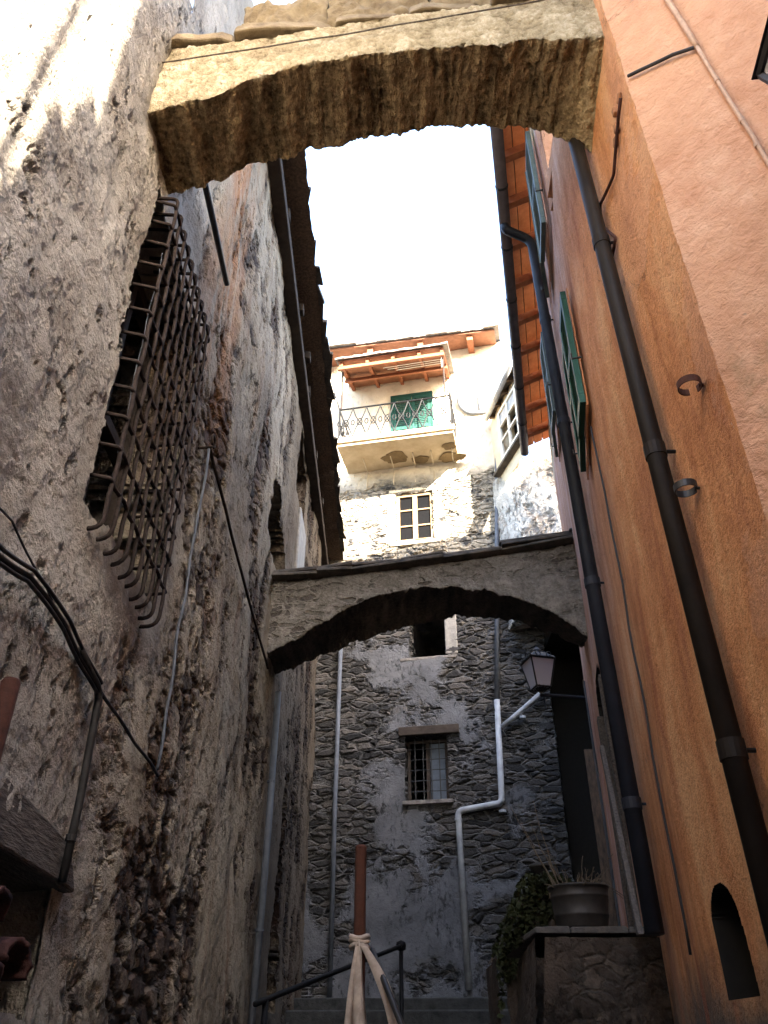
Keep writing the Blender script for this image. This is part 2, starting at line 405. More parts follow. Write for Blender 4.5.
M_STEP = simple('worn stone step', (.05, .048, .043), .9, .5, 7, .02, c2=(.02, .019, .017))

# ------------------------------------------------------------------ ground
def lane_z(y):
    return -1.6 if y < 1 else (-1.6 + (y - 1) / 8 * 1.15 if y < 9 else -.45)
mb = MB()
ys = np.concatenate([[-90, -40, -10, -2], np.arange(-1, 9.2, .25), [9.3, 16, 40, 110]])
xs = np.concatenate([[-90, -30, -6], np.arange(-3, 5.1, .5), [8, 30, 90]])
P = np.array([[(x, y, lane_z(y) + .012 * math.sin(x * 5 + y * 3)) for x in xs] for y in ys])
sheet(mb, P, flip=True)
tag(mb.build('lane', M_LANE, smooth=True), kind='structure')
mb = MB()
for k in range(6):
    z1 = -.45 + (k + 1) * .16; y0 = 9.6 + k * .62
    mb.hexa([(-1.45, y0, -.6), (4.6, y0 - .5, -.6), (4.6, 14.4, -.6), (-1.45, 14.6, -.6),
             (-1.45, y0, z1), (4.6, y0 - .5, z1), (4.6, 14.4, z1), (-1.45, 14.6, z1)])
tag(mb.build('stone_steps', M_STEP, bevel=.02), kind='structure')

# ------------------------------------------------------------------ house on the left
LX = -1.3
left = thing('stone_house', 'tall house of crumbling grey render over rubble with slate eave and barred window', 'house', (LX - .2, 5, -1.6))
ya = [-2.0, -1.2, -.4, .1, .5, .8, 1.0]
y = 1.0
while y < 14.25:
    y += max(.011, .0066 * y); ya.append(y)
ya = np.array(ya)
za = np.concatenate([np.arange(-1.6, -.1, .12), axis(-.1, 5.4, .0165, (1.86, 4.12, .12, .60)), axis(5.42, 8.35, .028, (6.05, 7.05))])
for s_ in (2.85, 4.07, 2.45, 3.42, 9.2, 9.75, 7.62, 8.2):
    ya[np.argmin(abs(ya - s_))] = s_
def left_x(y, z):
    return LX + .05 * fbm(y * .45, z * .45, 3.3, 3) + .03 * fbm(y * 1.3, z * 1.0, 9.1, 3)
P = np.array([[(left_x(y, z), y, z) for z in za] for y in ya])
yc, zc = (ya[:-1] + ya[1:]) / 2, (za[:-1] + za[1:]) / 2
Yc, Zc = np.meshgrid(yc, zc, indexing='ij')
jag = np.array([[.05 * fbm(y * 4, z * 4, 1.7, 4) for z in zc] for y in yc])
h1 = (Yc > 2.74 + jag * .7) & (Yc < 3.86 + jag) & (Zc > 1.92 + jag + .06 * (Yc - 2.74)) & (Zc < 4.02 + jag)
h2 = (Yc > 2.45 + jag) & (Yc < 3.36) & (Zc > .10 + jag) & (Zc < .52)
h3 = (Yc > 9.3) & (Yc < 10.7) & (Zc > 6.7) & (Zc < 7.75)
h4 = (Yc > 7.15) & (Yc < 8.65) & (Zc > 4.55) & (Zc < 4.95 + .55 * np.sqrt(np.clip(1 - ((Yc - 7.9) / .76) ** 2, 0, 1)))
h5 = (Yc > 10.1 + jag) & (Yc < 10.75 + jag) & (Zc > .3) & (Zc < 2.9 + jag * 4) 
gap = (Yc < 2.45) & (Zc > 5.45)
P[:, :, 2] = P[:, :, 2]
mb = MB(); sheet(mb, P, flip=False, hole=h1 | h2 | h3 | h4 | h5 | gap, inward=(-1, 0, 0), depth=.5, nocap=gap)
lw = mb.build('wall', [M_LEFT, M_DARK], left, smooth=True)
mb = MB()
for y0_, y1_, zt0 in ((-2, 2.46, 5.44), (2.462, 14.3, 8.2)): mb.hexa([(-6, y0_, -1.7), (-1.85, y0_, -1.7), (-1.85, y1_, -1.7), (-6, y1_, -1.7), (-6, y0_, zt0), (-1.85, y0_, zt0), (-1.85, y1_, zt0), (-6, y1_, zt0)])
mb.frame_box((-1.86, -2, 5.3), (.5, 0, 0), (0, 4.45, 0), (0, 0, .12))
mb.frame_box((-1.9, 2.47, 5.4), (.55, 0, 0), (0, .1, 0), (0, 0, 2.9))
mb.build('inner_walls', M_DARK, left)

# woven iron grille bulging in front of the window
def grille_pts(a, b, along, out=.19):
    return a, b
mb = MB(); GX = LX + .125
vy = np.linspace(2.80, 3.76, 10); hz = np.linspace(2.02, 3.92, 12)
for k, yy in enumerate(vy):
    pts = [(LX - .16, yy, 1.80 + .01 * (k % 3)), (GX, yy, 1.78 + .012 * (k % 2))]
    for z in np.linspace(1.95, 3.92, 48):
        ph = math.sin(math.pi * (z - 2.02) / (hz[1] - hz[0]) + math.pi * k)
        pts.append((GX + .004 * ph, yy + .004 * math.sin(z * 9 + k), z))
    pts += [(GX, yy, 4.02), (LX - .15, yy, 4.04)]
    mb.tube(rounded(pts[:3], .07) + [Vector(p) for p in pts[3:-2]] + rounded(pts[-3:], .06)[1:], .0105, 7)
gr = mb.build('window_grille', M_IRON, left, smooth=True)
mb = MB()
for k, z in enumerate(hz):
    pts = [(LX - .14, 2.72, z + .03), (GX, 2.77, z)]
    for yy in np.linspace(2.80, 3.76, 34):
        ph = math.sin(math.pi * (yy - vy[0]) / (vy[1] - vy[0]) + math.pi * k + math.pi)
        pts.append((GX + .005 * ph, yy, z + .006 * math.sin(yy * 11 + k)))
    pts += [(GX, 3.82, z), (LX - .15, 3.86, z)]
    mb.tube(rounded(pts[:3], .06) + [Vector(p) for p in pts[3:-2]] + rounded(pts[-3:], .05)[1:], .0095, 7)
mb.build('cross_bars', M_IRON, gr, smooth=True)
mb = MB()
for z0, z1 in ((1.9, 2.0), (3.98, 4.08), (2.9, 2.97)):
    mb.frame_box((LX - .34, 2.86, z0), (.08, 0, 0), (0, 1.1, 0), (0, 0, z1 - z0))
for y0 in (2.88, 3.36, 3.84):
    mb.frame_box((LX - .33, y0, 1.9), (.07, 0, 0), (0, .06, 0), (0, 0, 2.15))
mb.build('window_frame', M_DKTIMBER, left, bevel=.004)

# eave: rough slates over dark rafters
mb = MB(); y = 3.9; EX = -.82
while y < 14.1:
    w = random.uniform(.22, .5); out = EX - .02 + .05 * fbm(y * .9, 3, 3, 4) + (.04 if y > 6.6 else -.05) + random.uniform(-.012, .012)
    for layer in range(2):
        z = 8.26 + layer * .05 + random.uniform(-.008, .008); th = random.uniform(.04, .06)
        o2 = out - layer * random.uniform(.02, .12)
        a, b = y - random.uniform(.0, .05) + layer * .17, y + w + random.uniform(0, .05) + layer * .17
        k = random.uniform(-.05, .05)
        mb.hexa([(-2.6, a, z + .42), (o2 + k, a, z), (o2 - k, b, z), (-2.6, b, z + .42),
                 (-2.6, a, z + .42 + th), (o2 + k, a, z + th), (o2 - k, b, z + th), (-2.6, b, z + .42 + th)])
    y += w
rf = mb.build('roof', M_DKSLATE, left, bevel=.008)
for i in range(13):
    y = 4.2 + i * .76 + random.uniform(-.1, .1); mb = MB()
    ex = EX - random.uniform(.2, .32)
    mb.hexa([(-1.6, y, 8.10), (ex, y, 8.0), (ex, y + .12, 8.0), (-1.6, y + .12, 8.10), (-1.6, y, 8.24), (ex, y, 8.13), (ex, y + .12, 8.13), (-1.6, y + .12, 8.24)])
    mb.build('rafter', M_DKTIMBER, rf, bevel=.01)
mb = MB(); n = 160
P = np.array([[(-1.6 + (.72 + .05 * fbm(i * .11, 2, 2, 5)) * j / 8, 3.8 + 10.3 * i / n, 8.27 - .05 * j / 8 + .02 * fbm(i * .3, j * .4, 7, 3)) for j in range(9)] for i in range(n + 1)])
sheet(mb, P); sheet(mb, P + np.array([0, 0, .05]), flip=True); mb.build('sarking', M_WOODD, rf)
mb = MB(); mb.frame_box((-1.27, 3.9, 7.88), (.16, 0, 0), (0, 10.0, -.02), (0, 0, .15)); mb.build('wall_plate', M_DKTIMBER, rf, bevel=.015)
mb = MB()
mb.frame_box((-1.27, 9.75, 4.9), (.05, 0, 0), (0, .85, 0), (0, 0, 1.7)); mb.build('pale_pilaster', M_PALE, left, bevel=.02)

# timber lintel and the hole stuffed with clay pipes, low on the left
mb = MB(); mb.hexa([(-1.5, 2.2, .52), (-1.235, 2.2, .54), (-1.235, 3.5, .50), (-1.5, 3.5, .48), (-1.5, 2.2, .80), (-1.245, 2.2, .79), (-1.245, 3.38, .66), (-1.5, 3.45, .66)])
mb.build('lintel', M_WOODG, left, bevel=.012)
for lab, c, r, tilt, roll in (('curved clay roof tile stacked directly under the timber lintel, topmost of the pile', (-1.22, 2.80, .36), .085, .12, .15),
                        ('curved clay roof tile under the timber lintel, in the middle of the pile', (-1.20, 3.0, .235), .075, -.1, -.25),
                        ('curved clay roof tile lowest in the pile under the timber lintel', (-1.19, 2.78, .15), .085, .05, .3)):
    mb = MB(); M = Matrix.Rotation(tilt, 3, 'Z') @ Matrix.Rotation(roll, 3, 'X'); vs = []; n, m = 20, 8
    for i in range(m + 1):
        x_ = -.42 * i / m; rr = r * (1 + .12 * i / m)
        for k in range(n + 1):
            a = math.pi * (-.08 + 1.16 * k / n); j = 1 + .03 * fbm(i * .5, k * .4, r * 50, 3)
            vs.append(Vector(c) + M @ Vector((x_ + (.012 * fbm(k * .5, 1, r * 90, 3) if i == 0 else 0), rr * j * math.cos(a), rr * j * .8 * math.sin(a) - r * .3)))
    fs_ = [(i * (n + 1) + k, i * (n + 1) + k + 1, (i + 1) * (n + 1) + k + 1, (i + 1) * (n + 1) + k) for i in range(m) for k in range(n)]
    mb.add(vs, fs_); o = mb.build('roof_tile', M_CLAY, smooth=True); so_ = o.modifiers.new('thick', 'SOLIDIFY'); so_.thickness = .018
    tag(o, lab, 'roof tile', 'clay tiles under the lintel')

# ------------------------------------------------------------------ pipes, cables and bars on the left wall
def solo_tube(name, label, cat, pts, r, m, group=None, n=10, clips=(), clip_r=None):
    mb = MB(); mb.tube(pts, r, n); o = mb.build(name, m, smooth=True); tag(o, label, cat, group)
    for c, ax in clips:
        q = MB(); a = Vector(ax).normalized(); c = Vector(c)
        q.tube([c - a * .012, c + a * .012], clip_r or r * 1.25, n); q.build('bracket', m, o)
    return o
WX = LX + .085
cab = [on_x(-30, 530, WX), on_x(0, 557, WX), on_x(30, 575, WX), on_x(65, 625, WX), on_x(98, 688, WX)]
mb = MB()
for k, dz in enumerate((0, .022, -.02)):
    mb.tube(wobble([p + Vector((.012 * (k % 2), 0, dz)) for p in cab], .012, 6), .008 + .002 * (k == 0), 7)
tag(mb.build('cable_bundle', M_CABLE, smooth=True), 'bundle of dark cables sagging along the left wall below the barred window', 'cable')
solo_tube('conduit', 'short black conduit dropping down the left wall to the timber lintel', 'conduit',
          rounded([on_x(80, 650, WX), on_x(100, 692, WX), on_x(80, 800, WX), on_x(62, 882, WX)], .06), .017, M_BLACK, clips=[(on_x(71, 838, WX), (0, 0, 1))])
solo_tube('cable', 'thin cable running on from the black conduit toward the hook wire on the left wall', 'cable',
          wobble([on_x(100, 692, WX), on_x(130, 735, WX), on_x(158, 776, WX)], .012), .008, M_CABLE)
solo_tube('cable', 'thin wire looping down from the left edge to the cable bundle', 'cable',
          wobble([on_x(-10, 498, WX), on_x(14, 522, WX), on_x(52, 600, WX)], .015), .004, M_CABLE)
HK = on_x(210, 447, WX + .02)
solo_tube('cable', 'grey wire hanging straight down from the wall hook beside the barred window', 'cable',
          wobble([HK, on_x(182, 610, WX), on_x(157, 770, WX)], .02, 10), .009, M_GREYP)
solo_tube('cable', 'dark stay wire stretched from the wall hook to the lower arch', 'cable',
          wobble([HK, on_x(268, 668, WX + .02)], .012, 10, .03), .012, M_IRON)
mb = MB(); c = HK + Vector((.02, 0, .05))
mb.tube([c + Vector((0, .045 * math.sin(a), .045 * math.cos(a))) for a in np.linspace(-2.8, 2.6, 14)], .009, 7)
mb.tube([c + Vector((0, 0, -.05)), HK + Vector((-.09, 0, -.01))], .009, 7)
tag(mb.build('wall_hook', M_IRON, smooth=True), 'small iron eye hook in the left wall holding two wires', 'hook')
solo_tube('iron_bar', 'dark iron tie bar along the left wall just past the near arch', 'bar',
          [on_x(203, 175, WX + .03), on_x(227, 284, WX + .03)], .022, M_BLACK)
solo_tube('drainpipe', 'slim grey drainpipe down the left wall below the lower arch', 'pipe',
          [(WX + .02, 8.62, 3.3), (WX + .03, 8.58, 1.5), (WX, 8.6, -.5)], .035, M_GREYP,
          clips=[((WX + .02, 8.6, 2.3), (0, 0, 1)), ((WX + .02, 8.58, .9), (0, 0, 1))])
mb = MB(); p0 = on_x(128, 275, LX + .03); p1 = on_x(98, 415, LX + .06)
mb.tube(wobble([Vector((LX + .05, 2.92, 3.7)), Vector((LX + .07, 2.9, 3.0)), Vector((LX + .05, 2.95, 2.3))], .012, 8), .002, 5)
tag(mb.build('wire', M_GREYP, smooth=True), 'thin pale wire hanging in front of the barred window', 'wire')

# ------------------------------------------------------------------ arches
def interp(pts, s):
    for (a, za_), (b, zb_) in zip(pts, pts[1:]):
        if s <= b:
            k = (s - a) / (b - a) if b > a else 0; k = min(max(k, 0), 1); return za_ + (zb_ - za_) * k
    return pts[-1][1]
def smooth_prof(pts, xs, w):
    raw = np.array([interp(pts, x) for x in xs]); k = max(1, int(w / (xs[1] - xs[0]))); ker = np.ones(2 * k + 1) / (2 * k + 1)
    return np.convolve(np.pad(raw, k, 'edge'), ker, 'valid')

def arch(name, label, F0, F1, B0, B1, fb, bb, ft, step, mat, rag, cat='arch'):
    """F0-F1 / B0-B1: plan line of front and back faces; fb/bb: underside heights over x; ft: top heights."""
    n = int((F1[0] - F0[0]) / step); xs = np.linspace(F0[0], F1[0], n + 1)
    zf, zb, zt = smooth_prof(fb, xs, .12), smooth_prof(bb, xs, .12), smooth_prof(ft, xs, .1)
    rows, under = [], []
    hN, dN = int(.62 / step), int(.6 / step)
    for i, x in enumerate(xs):
        k = (x - F0[0]) / (F1[0] - F0[0])
        yf = F0[1] + (F1[1] - F0[1]) * k; yb = B0[1] + (B1[1] - B0[1]) * k
        xb = B0[0] + (B1[0] - B0[0]) * k
        a = zf[i] + rag * fbm(x * 6, 1, 2, 4) + rag * .6 * fbm(x * 27, 3, 4, 3); b = zb[i] + rag * 1.2 * fbm(x * 6, 5, 2, 4) + rag * .7 * fbm(x * 24, 9, 2, 3)
        ring = []; un = []
        for q in range(hN + 1):
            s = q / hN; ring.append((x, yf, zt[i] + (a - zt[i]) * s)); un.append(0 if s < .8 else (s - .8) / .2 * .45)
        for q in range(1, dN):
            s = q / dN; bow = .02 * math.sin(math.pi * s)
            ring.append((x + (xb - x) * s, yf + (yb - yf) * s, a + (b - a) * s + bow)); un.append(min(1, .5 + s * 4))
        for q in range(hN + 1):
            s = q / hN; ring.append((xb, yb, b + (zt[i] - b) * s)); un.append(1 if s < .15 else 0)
        for q in range(1, dN):
            s = q / dN; ring.append((xb + (x - xb) * s, yb + (yf - yb) * s, zt[i])); un.append(0)
        # soften the two lower edges
        rows.append(ring + [ring[0]]); under.append(un + [un[0]])
    P = np.array(rows)
    mb = MB(); sheet(mb, P, flip=True)
    t_ = thing(name, label, cat, ((F0[0] + F1[0]) / 2, F0[1], float(zf.min())))
    o = mb.build('arch_body', mat, t_, smooth=True)
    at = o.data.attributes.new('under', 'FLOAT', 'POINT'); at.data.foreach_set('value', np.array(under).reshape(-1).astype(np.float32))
    return t_, xs, zt
A1F0, A1F1, A1B0, A1B1 = (-1.36, 2.40), (1.22, 2.02), (-1.36, 2.90), (1.24, 2.56)
nF = (A1F1[1] - A1F0[1], -(A1F1[0] - A1F0[0]), 0); nB = (A1B1[1] - A1B0[1], -(A1B1[0] - A1B0[0]), 0)
def prof(px, p, n): return [(lambda q: (q.x, q.z))(on_plane(a, b, (*p, 0), n)) for a, b in px]
fb = prof([(140, 116), (145, 113), (220, 94), (250, 80), (300, 64), (384, 52), (484, 44), (560, 38), (612, 38), (620, 38)], A1F0, nF)
bb = prof([(158, 200), (166, 197), (215, 180), (260, 165), (310, 150), (380, 136), (440, 126), (520, 128), (565, 141), (590, 152), (608, 163), (620, 168)], A1B0, nB)
ft = prof([(140, 56), (150, 52), (250, 40), (384, 18), (450, 10), (530, 0), (612, -14), (620, -16)], A1F0, nF)
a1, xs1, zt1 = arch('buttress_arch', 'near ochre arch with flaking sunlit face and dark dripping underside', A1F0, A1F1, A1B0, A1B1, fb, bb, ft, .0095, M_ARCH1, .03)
x = -1.3; i = 0
while x < 1.1:
    w = random.uniform(.36, .62) if i else .42; w = min(w, 1.14 - x); th = random.uniform(.09, .12) if i % 3 else .11
    mb = MB(); k = (x - A1F0[0]) / (A1F1[0] - A1F0[0]); yf = A1F0[1] + (A1F1[1] - A1F0[1]) * k - random.uniform(.03, .09)
    z = interp(list(zip(xs1, zt1)), x + w / 2) + .015; zz = .05 * w
    nx = 6; vs = []; 
    top, bot = [], []
    for a in range(nx + 1):
        xx = x + .01 + (w - .02) * a / nx; j = .02 * fbm(xx * 8, i, 0, 3); e = .02 if a in (0, nx) else 0
        bot.append((xx, yf + j + e, z + zz * a / nx + .01 * fbm(xx * 9, 4, i, 2))); top.append((xx, yf + .02 + j * .5 + e, z + th + zz * a / nx + .02 * fbm(xx * 7, 8, i, 3)))
    yb = 2.84 - .34 * k
    V = bot + top + [(p[0], yb, p[2]) for p in bot] + [(p[0], yb, p[2]) for p in top]; m = nx + 1
    Fs = []
    for a in range(nx):
        Fs += [(a, a + 1, m + a + 1, m + a), (m + a, m + a + 1, 3 * m + a + 1, 3 * m + a), (2 * m + a + 1, 2 * m + a, 3 * m + a, 3 * m + a + 1), (a + 1, a, 2 * m + a, 2 * m + a + 1)]
    Fs += [(0, m, 3 * m, 2 * m), (nx, 2 * m + nx, 3 * m + nx, m + nx)]
    mb.add(V, Fs); mb.build('coping_stone', M_SLAB, a1, bevel=.015)
    x += w; i += 1
for q_, (x0, w, dz, hh) in enumerate(((-.86, .52, .10, .42), (-.335, .60, .105, .36), (.27, .5, .105, .42), (.775, .36, .105, .4))):
    k = (x0 - A1F0[0]) / (A1F1[0] - A1F0[0]); yf = A1F0[1] + (A1F1[1] - A1F0[1]) * k + .02
    z = interp(list(zip(xs1, zt1)), x0 + w / 2) + dz; nx, nz = 26, 16
    P = np.array([[(x0 + w * i / nx + .02 * fbm(j * .3, q_, 1, 3), yf - .05 * (i / nx) + .045 * fbm(i * .12, j * .14, q_ * 5, 4) + .022 * fbm(i * .45, j * .5, q_ * 5 + 2, 4) + .025 * (abs(2 * i / nx - 1) ** 10 + abs(2 * j / nz - 1) ** 10),
                    z + (hh + .05 * fbm(i * .12, q_ * 7, 2, 3) + .03 * i / nx) * j / nz) for j in range(nz + 1)] for i in range(nx + 1)])
    mb = MB(); sheet(mb, P)
    top_ = P[:, -1]; back_ = top_.copy(); back_[:, 1] = 2.45; sheet(mb, np.stack([top_, back_], 1))
    for e_, fl in ((P[0], True), (P[-1], False)): 
        be = e_.copy(); be[:, 1] = 2.45; sheet(mb, np.stack([e_, be], 0) if not fl else np.stack([be, e_], 0))
    mb.build('coping_stone', M_SLAB, a1, smooth=True)
mb = MB(); pts = [on_plane(a, b, (A1F0[0], A1F0[1] - .035, 0), nF) for a, b in ((152, 40), (162, 62), (250, 50), (384, 27), (450, 16), (540, 0), (610, -14))]
mb.tube(wobble(pts, .008, 6), .0045, 6)
tag(mb.build('cable', M_WOODG, smooth=True), 'thin cable stretched across the sunlit face of the near arch', 'cable')

A2F0, A2F1, A2B0, A2B1 = (-1.36, 8.0), (2.2, 7.2), (-1.36, 8.75), (2.36, 7.95)
n2 = (A2F1[1] - A2F0[1], -(A2F1[0] - A2F0[0]), 0)
fb = prof([(262, 657), (266, 653), (289, 643), (323, 622), (356, 603), (389, 592), (423, 587), (456, 587), (489, 591), (520, 599), (545, 608), (579, 629), (600, 650)], A2F0, n2)
bb = prof([(262, 682), (269, 677), (303, 663), (339, 648), (369, 636), (396, 627), (443, 617), (483, 617), (512, 624), (545, 636), (580, 652), (600, 668)], A2B0, n2)
ft = prof([(260, 584), (268, 582), (330, 577), (400, 569), (470, 560), (510, 554), (580, 543), (600, 542)], A2F0, n2)
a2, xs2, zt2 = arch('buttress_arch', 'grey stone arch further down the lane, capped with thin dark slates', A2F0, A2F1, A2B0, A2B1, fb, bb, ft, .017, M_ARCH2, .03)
x = -1.33
while x < 2.1:
    w = random.uniform(.35, .75); w = min(w, 2.2 - x); mb = MB(); sk = lambda q: (q + 1.36) / 3.56 * -.8
    for layer in range(2 if x < .9 else 3):
        za_, zb_ = (interp(list(zip(xs2, zt2)), q) + .012 + layer * .052 for q in (x, x + w)); th = random.uniform(.035, .05)
        y0 = 7.9 + random.uniform(-.05, .03) + layer * .02; k = random.uniform(-.03, .03); g = random.uniform(-.03, .0)
        s0_, s1_ = sk(x), sk(x + w); mb.hexa([(x + g, y0 + k + s0_, za_), (x + w, y0 - k + s1_, zb_), (x + w, 8.85 + s1_, zb_), (x + g, 8.85 + s0_, za_), (x + g, y0 + k + .02 + s0_, za_ + th), (x + w, y0 - k + s1_, zb_ + th), (x + w, 8.83 + s1_, zb_ + th), (x + g, 8.83 + s0_, za_ + th)])
    mb.build('coping_stone', M_DKSLATE, a2, bevel=.01); x += w

# ------------------------------------------------------------------ orange house on the right
PA, PB, PC, PD = Vector((3.6, -.53, 0)), Vector((1.12, 1.95, 0)), Vector((1.20, 3.4, 0)), Vector((2.46, 9.3, 0))
right = thing('plastered_house', 'tall orange and pink plastered house with green shutters, wooden eave and downpipes', 'house', (1.9, 4, -1.6))
def rw(y):                                  # x of the alley face
    return PB.x + (PC.x - PB.x) * (y - PB.y) / (PC.y - PB.y) if y < PC.y else PC.x + (PD.x - PC.x) * (y - PC.y) / (PD.y - PC.y)
RD = (PD - PC).normalized(); RN = Vector((-RD.y, RD.x, 0))      # along and out of the far alley face
ya = np.concatenate([axis(1.95, 2.88, .03), np.arange(2.885, 3.26, .0045), axis(3.27, 9.3, .02, (6.35, 7.3))]); za = np.concatenate([np.arange(-1.6, -.0, .2), np.arange(0, .53, .0055), axis(.55, 7.35, .05)])
corner = lambda z: .012 * fbm(z * 1.3, 4, 4, 3) + .006 * fbm(z * 11, 2, 7, 3)
P = np.array([[(rw(y) + .012 * fbm(y * .8, z * .8, 1, 3) * min(1, (y - 1.95) * 4) + corner(z) * max(0, 1 - (y - 1.95) * 12), y, z) for z in za] for y in ya])
yc, zc = (ya[:-1] + ya[1:]) / 2, (za[:-1] + za[1:]) / 2; Yc, Zc = np.meshgrid(yc, zc, indexing='ij')
niche = (Yc > 2.93 - .10 * np.clip(.45 - Zc, 0, 1)) & (Yc < 3.22) & (Zc > .12) & (Zc < .32 + .15 * np.sqrt(np.clip(1 - ((Yc - 3.075) / .15) ** 2, 0, 1)))
door = (Yc > 6.35) & (Yc < 7.3) & (Zc > -1) & (Zc < 2.55 + .25 * np.sqrt(np.clip(1 - ((Yc - 6.825) / .49) ** 2, 0, 1)))
cut = (Yc < 3.6) & (Zc > 5.3)
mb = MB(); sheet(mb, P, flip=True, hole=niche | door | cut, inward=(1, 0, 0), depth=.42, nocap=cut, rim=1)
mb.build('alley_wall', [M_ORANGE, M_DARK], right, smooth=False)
d = (PA - PB); n = int(d.length / .05); P = np.array([[tuple(PB + d * (i / n) + Vector((corner(z) if i == 0 else 0, 0, z))) for z in np.linspace(-1.6, 5.35, 260)] for i in range(n + 1)])
mb = MB(); sheet(mb, P, flip=False); mb.build('front_wall', M_PINK, right)
mb = MB()
for body, zt0 in (([(PB.x + .02, PB.y + .02), (PC.x + .01, PC.y + .21), (7.5, 3.6), (7.5, -.5), (PA.x + .02, PA.y + .02)], None), ([(rw(3.6) + .02, 3.6), (PD.x + .45, PD.y), (7.5, 9.3), (7.5, 3.6)], 7.2)):
    m = len(body); zb0 = 5.2 if zt0 is None else -1.65
    if zt0 is None: zt0 = 5.33
    else: body[0] = (rw(3.6) + .45, 3.6)
    mb.add([(x, y, zb0) for x, y in body] + [(x, y, zt0) for x, y in body], [tuple(range(m)), tuple(range(2 * m - 1, m - 1, -1))] + [(i, i + m, (i + 1) % m + m, (i + 1) % m) for i in range(m)])
mb.frame_box((rw(3.6) + .01, 3.6, 5.2), (5, 0, 0), (0, .12, 0), (0, 0, 2.1))
mb.build('inner_walls', M_PINK, right)
mb = MB(); mb.frame_box((PD.x + .002, PD.y, -1.6), (4.6, 0, 0), (0, -.06, 0), (0, 0, 8.9)); mb.build('end_wall', M_CREAMW, right)
# eave with rafters and boards
G0, G1 = on_plane(494, 100, (0, 0, 7.2), (0, 0, 1)), on_plane(525, 453, (0, 0, 7.2), (0, 0, 1))
G0 = G0 + (G0 - G1).normalized() * .15
E = (G1 - G0); EL = E.length; E.normalize(); EN = Vector((E.y, -E.x, 0))          # into the house
mb = MB(); up = Vector((0, 0, .36))
a, b = G0 + EN * .02 + Vector((0, 0, .10)), G1 + EN * .02 + Vector((0, 0, .10))
nb = 46
for k in range(5):                                   # boards run along the eave
    s0, s1 = k * .13, k * .13 + .122
    mb.hexa([a + EN * s0 + up * s0, b + EN * s0 + up * s0, b + EN * s1 + up * s1, a + EN * s1 + up * s1] [::-1] +
            [q + Vector((0, 0, .03)) for q in ([a + EN * s0 + up * s0, b + EN * s0 + up * s0, b + EN * s1 + up * s1, a + EN * s1 + up * s1][::-1])])
roofp = mb.build('eave_boards', M_WOODR2, right, bevel=.004)
mb = MB()
for i in range(int(EL / .25)):
    for r_ in range(2):
        c = G0 + E * (i * .25 + .12) + EN * (r_ * .33) + Vector((0, 0, .17 + r_ * .14))
        mb.tube([c, c + EN * .4 + up * .4], .11, 8, flat=.5)
for s0, s1 in ((.1, 5.2),):
    q = [a + EN * s0 + up * s0, b + EN * s0 + up * s0, b + EN * s1 + up * s1, a + EN * s1 + up * s1]
    q = [p + Vector((0, 0, .045)) for p in q]; mb.hexa(q[::-1] + [p + Vector((0, 0, .09)) for p in q[::-1]])
mb.build('roof_tiles', M_CLAY, right, smooth=False)
i = 0; s = .2
while s < EL:
    mb = MB(); c = G0 + E * s + EN * .05 + Vector((0, 0, .025)); q = [c, c + E * .075, c + E * .075 + EN * .62 + up * .62, c + EN * .62 + up * .62]
    mb.hexa([p - Vector((0, 0, .03)) for p in q] + [p + Vector((0, 0, .085)) for p in q]); mb.build('rafter', M_WOODRAFT2, right, bevel=.006)
    s += .55 + random.uniform(-.03, .03)

def shutters(yc, z0, z1, w, m, lab, open_a):
    c = Vector((rw(yc), yc, z0)) + RN * .02; f = MB()
    f.frame_box(c - RD * (w / 2 + .03) , RD * (w + .06), RN * .012, Vector((0, 0, -.05)))
    f.frame_box(c - RD * (w / 2 + .03) + Vector((0, 0, -.052)), RD * .03, RN * .008, Vector((0, 0, z1 - z0 + .05)))
    fo = f.build('window', M_ORANGE, right, bevel=.004)
    for sgn, ang in ((-1, open_a[0]), (1, open_a[1])):
        hinge = c + RD * (sgn * w / 2) + RN * .03
        dr = -RD * sgn; o = (dr * math.cos(ang) + RN * math.sin(ang)); nn = Vector((0, 0, 1)).cross(o)
        h = MB(); H = z1 - z0; lw = w / 2
        for (u0, u1, v0, v1, th) in ((0, lw, 0, .07, .036), (0, lw, H - .07, H, .036), (0, .06, .072, H - .072, .036), (lw - .06, lw, .072, H - .072, .036), (.062, lw - .062, H / 2 - .03, H / 2 + .03, .036)):
            h.frame_box(hinge + o * u0 + Vector((0, 0, v0)) - nn * th / 2, o * (u1 - u0), nn * th, Vector((0, 0, v1 - v0)))
        v = .08
        while v < H - .1:
            if abs(v - H / 2) > .05:
                h.frame_box(hinge + o * .063 + Vector((0, 0, v)) - nn * .014, o * (lw - .126), nn * .022 + Vector((0, 0, .012)), Vector((0, 0, .007)) + nn * .006)
            v += .034
        h.build('shutter', m, fo, bevel=.002)
        k = MB(); q = c + RD * (sgn * (w / 2 + .12)) + Vector((0, 0, .25)); k.tube([q, q + RN * .06, q + RN * .06 + Vector((0, 0, .04))], .007, 6); k.build('shutter_dog', M_BLACK, fo)
shutters(3.95, 3.2, 4.18, .72, M_GREEN, '', (.035, .015))
shutters(4.42, 5.5, 6.8, .8, M_BLUEG, '', (.06, .08))
shutters(6.6, 5.4, 6.55, .8, M_BLUEG, '', (.07, .05))

